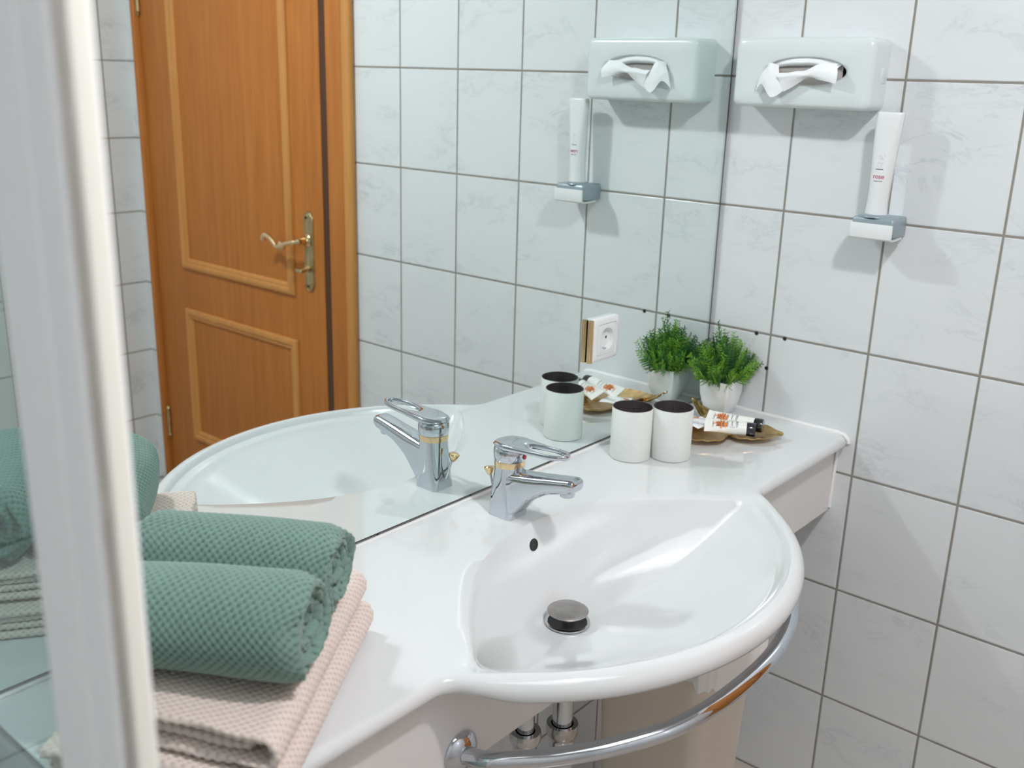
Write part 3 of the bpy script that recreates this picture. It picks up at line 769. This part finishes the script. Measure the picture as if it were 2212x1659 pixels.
# ------------------------------------------------------------------ cosmetic tubes and sachet on the tray
def ctube(crimp, cap, label, wroll=0.0):
    crimp, cap = Vector(crimp), Vector(cap); d = (cap - crimp).normalized(); Lt = (cap - crimp).length
    root = thing('cosmetic_tube', label, 'tube', tuple((crimp + cap) / 2 - Vector((0, 0, .01))), 'small cosmetic tubes on the gold tray')
    side = d.cross(Vector((0, 0, 1))).normalized(); up = side.cross(d)
    side, up = side * math.cos(wroll) + up * math.sin(wroll), up * math.cos(wroll) - side * math.sin(wroll)
    n = 32; rings = []
    capL = .0165; body = Lt - capL
    for k in range(15):
        t = k / 14; f = min(1, t * 1.25) ** .7
        hw = .0172 * (1 - f) + .0130 * f; hh = .0007 * (1 - f) + .0124 * f
        c = crimp + d * (body * t)
        rings.append([tuple(c + side * hw * math.cos(2 * math.pi * i / n) + up * hh * math.sin(2 * math.pi * i / n)) for i in range(n)])
    mk('tube_body', loft(rings), M_TUBE, root, angle=50)
    mk('cap', lathe_dir([(.0115, body - .0005), (.0129, body), (.0132, body + .002), (.0132, Lt - .0015), (.0124, Lt), (.0005, Lt)], crimp, d, 32, (True, False)), M_BLACKCAP, root, label='glossy black cap')
    # print lies on the upper skin
    def on_skin(along, across, lift=.0003):
        t = along / body; f = min(1, max(0, t) * 1.25) ** .7
        hw = .0172 * (1 - f) + .0130 * f; hh = .0007 * (1 - f) + .0124 * f
        s_ = max(-.97, min(.97, across / hw))
        return crimp + d * along + side * across + up * (hh * math.sqrt(1 - s_ * s_) + lift)
    def wrap(VF, lift): return ([tuple(on_skin(v[0], v[1], lift + v[2])) for v in VF[0]],) + tuple(VF[1:])
    def line(txt, along, size, m):
        vf = text_vf(txt, size, extrude=.00005)
        vf = ([(along - y, -x, z) for x, y, z in vf[0]], vf[1])   # text rows run across the tube
        return wrap(vf, .00035)
    rnd = random.Random(5)
    blob = []; nb = 40
    for k in range(nb):
        a = 2 * math.pi * k / nb; r = 1 + .5 * rnd.uniform(-1, 1)
        blob.append((.0285 + .0110 * r * math.cos(a), .0088 * r * math.sin(a) + .002 * math.cos(a)))
    bring = [[(.0275 + (x - .0275) * s_, y * s_, 0) for x, y in blob] for s_ in (.02, .25, .5, .75, 1)]
    mk('orange_splash', wrap(loft(bring, False, False), .00012), M_ORANGE, root, smooth=False)
    mk('print', join(line('BE', .0265, .0125, None), line('SMILE', .0345, .0068, None)), M_INKBLK, root, smooth=False)
    box_ = []
    mk('small_print', line('K BEAUTY', .0155, .0034, None), M_INK, root, smooth=False)
    mk('fine_print', join(line('SUN', .0415, .0068, None), line('BARIER', .0505, .0038, None), line('HAIR', .0595, .0066, None)), M_INK, root, smooth=False)
    mk('label_frame', wrap((lambda w_, h_, c_: loft([[(c_ + x * k, y * k2, 0) for x, y in rrect(w_, h_, .0012, 3)] for k, k2 in ((1, 1), (.9, .95))], False, False))(.0044, .0082, .0505), .0003), M_INK, root, smooth=False)
ctube((-.217, -.124, -.1380), (-.1735, -.2070, -.1395), 'small white tube with orange splash and black cap, the front one on the tray', -.50)
ctube((-.171, -.102, -.1375), (-.1450, -.2080, -.1385), 'small white tube with orange splash and black cap, lying behind the other tube', -.55)
def sachet():
    c = Vector((-.190, -.098, -.1470)); ang = math.radians(-12)
    V = []; F = []; n = 16; m_ = 12
    def P(u, v, s_):
        puff = .0028 * max(0, (1 - (2 * u - 1) ** 4)) * max(0, (1 - (2 * v - 1) ** 4)) * s_
        x = (u - .5) * .062; y = (v - .5) * .050
        z = puff + .0012 * math.sin(x * 160 + y * 90) * (1 if s_ else 1) + .10 * x * -1 * .4
        return (c.x + x * math.cos(ang) - y * math.sin(ang), c.y + x * math.sin(ang) + y * math.cos(ang), c.z + z)
    for s_ in (1, -1):
        for i in range(n + 1):
            for j in range(m_ + 1): V.append(P(i / n, j / m_, s_))
    k = (n + 1) * (m_ + 1)
    for i in range(n):
        for j in range(m_):
            a = i * (m_ + 1) + j; F.append([a, a + m_ + 1, a + m_ + 2, a + 1]); F.append([k + a, k + a + 1, k + a + m_ + 2, k + a + m_ + 1])
    root = thing('sachet', 'flat white foil sachet half under the tubes on the gold tray', 'sachet', tuple(c))
    mk('foil', (V, F), M_SACHET, root)
    rnd = random.Random(3); q = []
    for k_ in range(9):
        u0 = .10 + .04 * (k_ % 3); v = .12 + .09 * k_
        a = Vector(P(u0, v, 1)); b = Vector(P(u0 + rnd.uniform(.2, .35), v, 1)); q.append(tube([a + Vector((0, 0, .0004)), b + Vector((0, 0, .0004))], .00035, 5))
    mk('print', join(*q), M_INKPALE, root)
    a = [Vector(P(u, .86 + .05 * math.sin(u * 9), 1)) + Vector((0, 0, .0005)) for u in (.55, .62, .7, .78)]
    mk('orange_mark', tube(a, .0013, 6), M_ORANGE, root)
sachet()

# ------------------------------------------------------------------ socket on the mirror
def socket():
    x0, x1, z0, z1 = -.4330, -.3555, .0005, .0785; cx, cz = (x0 + x1) / 2, (z0 + z1) / 2
    root = thing('power_socket', 'white power socket with gold edged frame mounted on the mirror', 'socket', (cx, -.001, cz))
    def sq(h, y, r, hz=None): return [(cx + a, y, cz + b) for a, b in rrect(h, hz or h, r, 6)]
    hw = (x1 - x0) / 2
    def sqp(h, y, r): return [(cx + a, y, cz + b) for a, b, t in rr_polar(h, h, r, 72)]
    def circ(r, y): return [(cx + r * math.cos(t), y, cz + r * math.sin(t)) for a, b, t in rr_polar(1, 1, .1, 72)]
    mk('frame', loft([sqp(hw, -.0003, .005), sqp(hw, -.0085, .005), sqp(hw - .0015, -.0108, .005), sqp(hw - .004, -.0120, .005), sqp(hw - .0100, -.0124, .004), sqp(hw - .0108, -.0113, .003)], True, False), M_WHITE_PL2, root, angle=50)
    for sx in (-1,):
        mk('gold_strip', loft([[(cx + sx * (hw + .0035) + a, -.0062 + b, z) for a, b in rrect(.0050, .0054, .0045, 5)] for z in (z0 + .001, z0 + .003, z1 - .003, z1 - .001)]), M_GOLD, root, angle=50, label='glossy gold side strip')
    mk('insert', loft([sqp(hw - .0110, -.0108, .003), sqp(hw - .0115, -.0122, .003), circ(.0205, -.0125), circ(.0198, -.0118), circ(.0190, -.003), circ(.0005, -.003)], False, False), M_WHITE_PL2, root, angle=40)
    for sz in (-1, 1): mk('contact', box(cx - .003, cx + .003, -.010, -.004, cz + sz * .0175 - .001, cz + sz * .0175 + .001), M_CHROME, root)
    mk('pin_hole', join(lathe_dir([(.0005, 0), (.0025, 0)], (cx - .0095, -.0033, cz), (0, -1, 0), 14), lathe_dir([(.0005, 0), (.0025, 0)], (cx + .0095, -.0033, cz), (0, -1, 0), 14)), M_DARK, root)
socket()

# ------------------------------------------------------------------ tissue dispenser
def dispenser():
    y0, y1, z0, z1 = -.302, -.040, .4395, .5615; D_ = .0705
    root = thing('tissue_dispenser', 'white wall mounted tissue dispenser with an oval opening and loose tissue', 'tissue dispenser', (-.001, (y0 + y1) / 2, z0))
    cyy, cz = (y0 + y1) / 2, (z0 + z1) / 2; hy, hz = (y1 - y0) / 2, (z1 - z0) / 2
    n6 = 10
    def rr_(ins, x, r): return [(x, cyy + a, cz + b) for a, b, t in rr_polar(hy - ins, hz - ins, r, 128)]
    # oval opening: centre and shape, upper arch
    oc_y, oc_z = -.181, .503
    # use the ring parameter to map the rounded rectangle to the oval
    def oval(s_, x, lift=0):
        out = []
        for a, b, t in rr_polar(hy, hz, .012, 128):
            yy = .074 * s_ * math.cos(t); zz = (.0245 if math.sin(t) > 0 else .0225) * s_ * math.sin(t)
            out.append((x, oc_y + yy, oc_z + zz + lift))
        return out
    mk('cover', loft([rr_(0, -.0005, .012), rr_(0, -D_ + .012, .012), rr_(.0012, -D_ + .006, .012), rr_(.0040, -D_ + .002, .011), rr_(.009, -D_, .009), oval(1.18, -D_), oval(1.06, -D_ + .0006), oval(1.0, -D_ + .004), oval(.97, -D_ + .012)], True, False), M_WHITE_PL, root, angle=45)
    mk('side_latch', box(-.030, -.010, y0 - .0012, y0 + .002, .486, .512, .001), M_WHITE_PL, root)
    mk('tissue_box', box(-D_ + .0125, -D_ + .014, oc_y - .064, oc_y + .085, oc_z - .035, oc_z + .03), M_CARD, root)
    # paper inside and the pulled tissues
    def sheet(rows, m, name, noise_a=.0012):
        R = []
        for r in rows: R.append(catmull(r, 6))
        cols = len(R[0]); R2 = []
        for c in range(cols):
            col = catmull([R[k][c] for k in range(len(R))], 5); R2.append(col)
        V = []; F = []; mcol = len(R2[0])
        for c in range(cols):
            for k in range(mcol):
                p = R2[c][k]; q = noise.noise_vector(p * 70) * noise_a; V.append(tuple(p + q))
        for c in range(cols - 1):
            for k in range(mcol - 1):
                a = c * mcol + k; F.append([a, a + 1, a + mcol + 1, a + mcol])
        return mk(name, (V, F), m, root, angle=25)
    X = -D_
    # white folded paper filling the slot
    sheet([[(X + .010, -.110, .520), (X + .008, -.150, .5285), (X + .008, -.200, .5285), (X + .010, -.245, .517)],
           [(X + .006, -.118, .5130), (X + .003, -.150, .5180), (X + .003, -.195, .5180), (X + .006, -.238, .510)],
           [(X + .009, -.118, .5095), (X + .008, -.150, .5125), (X + .008, -.195, .5125), (X + .009, -.236, .5060)]], M_PAPER, 'folded_tissue', .0006)
    # left wing of loose tissue hanging from the left end
    sheet([[(X + .004, -.110, .516), (X - .006, -.112, .5165), (X - .012, -.122, .5165), (X - .006, -.132, .5130)],
           [(X - .004, -.104, .505), (X - .014, -.112, .503), (X - .018, -.124, .503), (X - .010, -.136, .500)],
           [(X - .008, -.096, .488), (X - .017, -.110, .489), (X - .020, -.124, .484), (X - .016, -.142, .487)],
           [(X - .006, -.091, .466), (X - .016, -.107, .480), (X - .018, -.128, .4570), (X - .014, -.150, .470)]], M_PAPER, 'loose_tissue')
    # right twist rising to the right and flaring
    sheet([[(X - .012, -.136, .4990), (X - .014, -.165, .5020), (X - .012, -.190, .5060), (X - .012, -.212, .5160), (X - .006, -.240, .5180)],
           [(X - .020, -.138, .4930), (X - .022, -.165, .4970), (X - .020, -.190, .5000), (X - .022, -.218, .5060), (X - .014, -.246, .5070)],
           [(X - .018, -.142, .4860), (X - .020, -.168, .4900), (X - .020, -.190, .4950), (X - .022, -.220, .4950), (X - .020, -.250, .4960)],
           [(X - .014, -.150, .4680), (X - .013, -.172, .4800), (X - .013, -.192, .4930), (X - .018, -.216, .4900), (X - .020, -.247, .4840)]], M_PAPER, 'loose_tissue')
dispenser()

# ------------------------------------------------------------------ soap dispenser on the wall
def soap():
    cyy = -.3350; x0 = -.0695
    holder = thing('soap_holder', 'grey and white wall holder under the soap bottle', 'holder', (-.001, cyy, .222))
    def sq(y0, y1, xf, z, r=.004): return [(xf / 2 + a, (y0 + y1) / 2 + b, z) for a, b in rrect(-xf / 2, (y1 - y0) / 2, r, 5)]
    mk('grey_body', loft([sq(-.3715, -.2985, -.060, .2275), sq(-.3720, -.2980, -.0655, .229), sq(-.3720, -.2980, -.0665, .255), sq(-.3710, -.2990, -.0655, .2595), sq(-.3690, -.3010, -.0630, .2615)], True, True), M_GREY_PL, holder, angle=50)
    pth = [(-.0705, .2510), (-.0712, .2490), (-.0715, .232), (-.0705, .2255), (-.0665, .2225), (-.052, .2215), (-.018, .2235)]
    q = [(-.0670, .2505), (-.0670, .2330), (-.0660, .2280), (-.0635, .2260), (-.052, .2253), (-.018, .2265)]
    prof = pth + q[::-1]
    def end(y, s_): return [(-.045 + (a + .045) * s_, y, .24 + (b - .24) * s_) for a, b in prof]
    mk('white_front', loft([end(-.3705, .97), end(-.3722, 1), end(-.2978, 1), end(-.2995, .97)], True, True), M_WHITE_PL2, holder, angle=40)
    mk('bottle_collar', lathe([(.026, .2610), (.0245, .2640), (.0205, .2660), (.0185, .2655)], -.0440, -.3305, 40), M_GREY_PL, holder)
    b = thing('soap_bottle', 'tall white hand soap bottle standing upside down in the wall holder', 'soap bottle', (-.0445, -.333, .263))
    rings = []
    prof = [(.262, .0190, .0175, -.3305), (.266, .0196, .0178, -.3305), (.275, .0186, .0172, -.3307), (.290, .0175, .0165, -.3311), (.315, .0178, .0160, -.3318), (.345, .0192, .0152, -.3324), (.380, .0210, .0140, -.3332), (.410, .0225, .0128, -.3340), (.432, .0235, .0118, -.3346), (.4375, .0233, .0112, -.3348), (.4398, .0222, .0100, -.3348)]
    P = []
    for i in range(len(prof) - 1):
        for k in range(3): t = k / 3; P.append(tuple(prof[i][j] * (1 - t) + prof[i + 1][j] * t for j in range(4)))
    P.append(prof[-1])
    n = 40
    for z, hy, hx, yc in P:
        f = (z - .262) / .18; e = 2 + 1.2 * f
        ring = []
        for i in range(n):
            a = 2 * math.pi * i / n; c, s_ = math.cos(a), math.sin(a)
            ring.append((-.0445 + hx * math.copysign(abs(c) ** (2 / e), c), yc + hy * math.copysign(abs(s_) ** (2 / e), s_), z))
        rings.append(ring)
    mk('bottle_body', loft(rings), M_WHITE_PL2, b, angle=60)
    # seams along both flanks
    for s_ in (-1, 1):
        mk('side_seam', tube([(-.0445, yc + s_ * (hy + .0002), z) for z, hy, hx, yc in P[2:-2]], .0004, 6), M_INKPALE, b)
    def front_x(z, y):
        for k in range(len(P) - 1):
            if P[k][0] <= z <= P[k + 1][0] + 1e-6:
                z_, hy, hx, yc = P[k]; f = (z - .262) / .18; e = 2 + 1.2 * f
                u = min(.98, abs(y - yc) / hy); return -.0445 - hx * (1 - u ** e) ** (1 / e)
        return -.06
    def put(vf, y, z, lift=.0003):
        return ([(front_x(z + v[1], y - v[0]) - lift - v[2], y - v[0], z + v[1]) for v in vf[0]],) + tuple(vf[1:])
    yc = -.3325
    mk('print', join(put(text_vf('rose', .0115, extrude=.00005, spacing=.95), yc, .3315)), M_ROSE, b, smooth=False, label='rose coloured word')
    mk('fine_print', join(put(text_vf('HAND SOAP', .0027, extrude=.00005), yc, .3235), put(box(-.0065, .0065, -.0005, .0005, 0, .0001), yc, .3440)), M_INKBLK, b, smooth=False)
    cir = []
    for (dy, dz_, r) in ((.002, .3510, .0038), (.0085, .3545, .0021), (.0022, .3645, .0026), (.0058, .3618, .0016), (.0084, .3690, .0011), (.0100, .3665, .0011)):
        pts = [(front_x(dz_ + r * math.sin(2 * math.pi * k / 24), yc - dy - r * math.cos(2 * math.pi * k / 24)) - .0002, yc - dy + .003 - r * math.cos(2 * math.pi * k / 24), dz_ + r * math.sin(2 * math.pi * k / 24)) for k in range(25)]
        cir.append(tube(pts, .00018, 5))
    mk('bubble_print', join(*cir), M_INKPALE, b)
soap()

# ------------------------------------------------------------------ dark plugs in the grout
for (y, z, lb) in ((-.104, -.0015, 'black plug in the horizontal grout line, the one nearest the mirror'), (-.1655, -.0015, 'black plug in the horizontal grout line, the one nearer the soap holder'), (-.1335, -.0690, 'black plug in the vertical grout line beside the plant')):
    mk('wall_plug', lathe_dir([(.0040, -.001), (.0041, .0008), (.0030, .0018), (.0004, .0020)], (0, y, z), (-1, .1, -.1), 14), M_DARK, loc=(-.001, y, z), label=lb, cat='plug', group='black plugs in the tile grout')

# ------------------------------------------------------------------ towels
U = Vector((-.829, -.559, 0)); NV = Vector((-.559, .829, 0))     # along the pink stack / across it (away from the camera side)
STK = Vector((-1.105, -.181, 0))                                  # right rear corner of the stack
def stitch_h(u, v, pitch):
    """rice stitch relief 0..1 and its smooth fuzz; u, v arrays in metres"""
    a = u / pitch * math.pi; b = v / (pitch * .86) * math.pi
    a = a + .35 * np.sin(v * 70) ; b = b + .3 * np.sin(u * 55)
    h = .5 + .62 * np.sin(a) * np.sin(b) + .10 * np.sin(2.1 * a + b)
    return np.clip(h, 0, 1)
def poly_resample(P, step):
    P = np.array(P); d = np.linalg.norm(np.diff(P, axis=0), axis=1); s = np.concatenate([[0], np.cumsum(d)]); n = max(4, int(s[-1] / step))
    t = np.linspace(0, s[-1], n); return np.stack([np.interp(t, s, P[:, k]) for k in range(P.shape[1])], 1), t
def sheet_outline(mid, th, step=.0016):
    """closed outline of a thick sheet whose middle line is mid (2D)"""
    M_, t = poly_resample(mid, step)
    T = np.gradient(M_, axis=0); T /= np.linalg.norm(T, axis=1)[:, None] + 1e-9
    Nn = np.stack([-T[:, 1], T[:, 0]], 1)
    A = M_ + Nn * th / 2; B = M_ - Nn * th / 2
    capn = 7
    def cap(c, d, a):
        out = []
        for k in range(1, capn):
            q = math.pi * k / capn; out.append(c + a * math.cos(q) * th / 2 + d * math.sin(q) * th / 2)
        return np.array(out)
    c1 = cap(M_[-1], T[-1], Nn[-1]); c0 = cap(M_[0], -T[0], -Nn[0])
    O = np.concatenate([A, c1, B[::-1], c0])
    return O
def extrude_knit(outline, length, pitch, amp, to_world, step=.0016, end_round=.004, endfn=None, wav=.0015):
    O = np.array(outline); n = len(O)
    d = np.linalg.norm(np.roll(O, -1, 0) - O, axis=1); s = np.concatenate([[0], np.cumsum(d)[:-1]])
    T = np.roll(O, -1, 0) - np.roll(O, 1, 0); T /= np.linalg.norm(T, axis=1)[:, None] + 1e-9
    Nn = np.stack([T[:, 1], -T[:, 0]], 1)
    area = .5 * np.sum(O[:, 0] * np.roll(O[:, 1], -1) - np.roll(O[:, 0], -1) * O[:, 1])
    if area < 0: Nn = -Nn
    m_ = int(length / step); vs = np.linspace(0, length, m_)
    V = np.zeros((m_, n, 3)); A = np.zeros((m_, n))
    for k, v in enumerate(vs):
        h = stitch_h(s + v * .08, np.full(n, v), pitch)
        e = min(v, length - v); er = -end_round * (1 - math.sqrt(max(0, 1 - (1 - min(1, e / end_round)) ** 2))) if end_round > 0 else 0
        P = O + Nn * (amp * (h - .5) + er)[:, None]
        vv = np.full(n, v)
        P3 = np.concatenate([P, vv[:, None]], 1)
        if endfn is not None: P3 = endfn(P3, v, length, s)
        V[k] = P3; A[k] = h
    V = V.reshape(-1, 3)
    W = to_world(V)
    i = np.arange(n); j = (i + 1) % n
    F = []
    for k in range(m_ - 1): F.append(np.stack([k * n + i, k * n + j, (k + 1) * n + j, (k + 1) * n + i], 1))
    F = np.concatenate(F)
    return W, F, A.reshape(-1), n, m_
def add_caps(W, F, A, n, m_, half):
    """close both ends: the outline is a thick sheet, pair its two sides"""
    fs = []
    for base in (0, (m_ - 1) * n):
        for k in range(half - 1):
            a, b = k, k + 1; c, d = n - 1 - k - 6, n - 1 - k - 7
            fs.append([base + a, base + b, base + d, base + c] if base else [base + c, base + d, base + b, base + a])
    return np.concatenate([F, np.array(fs)])

def pink_towel(zlo, zhi, shift, label, seed):
    th = (zhi - zlo) / 4 * .84; W_ = shift[3]; Ln = .326
    r = random.Random(seed)
    z = [zlo + (zhi - zlo) * (k + .5) / 4 for k in range(4)]
    def arc(cx, cz, rad, a0, a1, n=10): return [(cx + rad * math.cos(a0 + (a1 - a0) * k / n), cz + rad * math.sin(a0 + (a1 - a0) * k / n)) for k in range(n + 1)]
    R1 = (z[3] - z[0]) / 2; R2 = (z[2] - z[1]) / 2
    outer = [(W_, z[3] - .001), (W_ * .6, z[3] + .0008), (R1 * 1.0 + .03, z[3])] + arc(R1 + th / 2, (z[0] + z[3]) / 2, R1, math.pi / 2, 1.5 * math.pi) + [(W_ * .5, z[0]), (W_, z[0])]
    inner = [(W_ - .004, z[2])] + [(W_ * .6, z[2] + .0005), (R1 + .035, z[2])] + arc(R1 + .022 + r.uniform(-.004, .004), (z[1] + z[2]) / 2, R2, math.pi / 2, 1.5 * math.pi) + [(W_ * .5, z[1]), (W_ - .004, z[1])]
    ofs = STK + U * shift[0] + NV * shift[1]
    ca, sa = math.cos(shift[2]), math.sin(shift[2])
    def world(V):
        s = V[:, 0]; zz = V[:, 1]; v = V[:, 2]
        hf = np.clip((zz - Z_C) / .08, 0, 1); zz = zz + (.0012 * np.sin(v * 19) + .0008 * np.sin(s * 33 + v * 9)) * hf
        v = v * (Ln - shift[4] * s) / Ln
        v2 = v * ca - s * sa; s2 = s * ca + v * sa
        X = ofs.x + U.x * v2 + NV.x * s2; Y = ofs.y + U.y * v2 + NV.y * s2
        return np.stack([X, Y, np.maximum(zz, Z_C + .0006)], 1)
    parts = []
    for q, (mid, e) in enumerate(((outer, 0), (inner, 1))):
        Oo = sheet_outline(mid, th)
        def endfn(P3, v, length, s, e=e, q=q):
            e1 = .0016 * np.sin(s * 40 + q * 2 + seed) + .001 * np.sin(s * 91 + seed)
            t = v / length; P3[:, 2] = v + e1 * (2 * t - 1) * 1.0 - e * .012 * t + e * .004 * (1 - t); return P3
        W3, F, A, n, m_ = extrude_knit(Oo, Ln, .0052, .0016, world, endfn=endfn, end_round=.003)
        half = (n - 12) // 2
        F = add_caps(W3, F, A, n, m_, half); parts.append((W3, F, A))
    o = mk('folded_towel', (parts[0][0], parts[0][1]), M_PINK, loc=tuple(ofs + U * .16 + NV * .1 + Vector((0, 0, zlo))), angle=0, attr=parts[0][2], label=label, cat='towel', group='folded pink towels')
    q = mk('inner_fold', (parts[1][0], parts[1][1]), M_PINK, root=None, loc=tuple(LOC[o]), angle=0, attr=parts[1][2])
    q.parent = o; q.location = (0, 0, 0)
    return o
pink_towel(Z_C + .001, -.1262, (.0, -.004, .0, .236, .02), 'folded pale pink knitted towel lying directly on the counter, bottom of the pile', 2)
pink_towel(-.1232, -.0850, (.004, .003, -.012, .215, .19), 'folded pale pink knitted towel on top of the other, under the green rolls', 5)

def roll(u0, s0, length, rad, zc, rot, label, seed):
    """rolled towel: spiral sheet; axis along NV, front end at s0"""
    th = .0105; turns = (rad - .010) / th
    r = random.Random(1); pts = []; seed = math.radians(-125) - 2 * math.pi * turns
    nt = int(turns * 60)
    for k in range(nt + 1):
        a = 2 * math.pi * turns * k / nt; rr_ = .010 + (rad - th / 2 - .010) * k / nt
        a_ = a + seed
        w_ = 1 + .05 * math.sin(2 * a_ + seed) * (1 - k / nt) 
        pts.append((rr_ * math.cos(a_) * w_, rr_ * math.sin(a_) * w_))
    Oo = sheet_outline(pts, th * .97, .0018)
    ax = (NV * math.cos(rot) + U * math.sin(rot)).normalized(); side = (U * math.cos(rot) - NV * math.sin(rot)).normalized()
    org = STK + U * u0 + NV * s0
    def endfn(P3, v, length_, s):
        rad_ = np.hypot(P3[:, 0], P3[:, 1]); an = np.arctan2(P3[:, 1], P3[:, 0])
        t = v / length_; sg = 2 * t - 1
        e1 = -.010 * np.clip(1 - rad_ / rad, 0, 1) * 1.6 + .0035 * np.sin(an * 3 + seed + rad_ * 300) + .002 * np.sin(an * 7 + rad_ * 500)
        P3[:, 2] = v + e1 * sg
        e = min(v, length_ - v)
        if e < .022:
            q = (1 - e / .022) ** 2.2; k_ = 1 - (.16 + .05 * np.sin(an * 3 + seed)) * q * np.clip(rad_ / rad, 0, 1)
            P3[:, 0] *= k_; P3[:, 1] *= k_
        return P3
    def world(V):
        x, y, v = V[:, 0].copy(), V[:, 1].copy(), V[:, 2]
        # sag: flattened underside, slightly wider
        x = x * (1.05 + .03 * np.sin(v * 14 + seed)); y = y * (.97 + .03 * np.sin(v * 17 + seed * 2))
        fl = -(rad * .86); y = np.where(y < fl, fl + (y - fl) * .15, y)
        ws = .0025 * np.sin(v * 30 + seed)
        X = org.x + ax.x * v + side.x * (x + ws); Y = org.y + ax.y * v + side.y * (x + ws)
        return np.stack([X, np.minimum(Y, -.0015), zc + y], 1)
    W3, F, A, n, m_ = extrude_knit(Oo, length, .0050, .0019, world, step=.0017, endfn=endfn, end_round=.003)
    half = (n - 12) // 2
    F = add_caps(W3, F, A, n, m_, half)
    return mk('rolled_towel', (W3, F), M_GREEN, loc=tuple(org + ax * length / 2 + Vector((0, 0, -.085))), angle=0, attr=A, label=label, cat='towel', group='rolled green towels')
roll(.105, .004, .225, .0555, -.0350, 0.0, 'rolled sage green towel on the pink pile, the one nearer the mirror', 1.0)
roll(.226, -.004, .225, .0575, -.0330, 0.03, 'rolled sage green towel on the pink pile, the front one', 2.4)
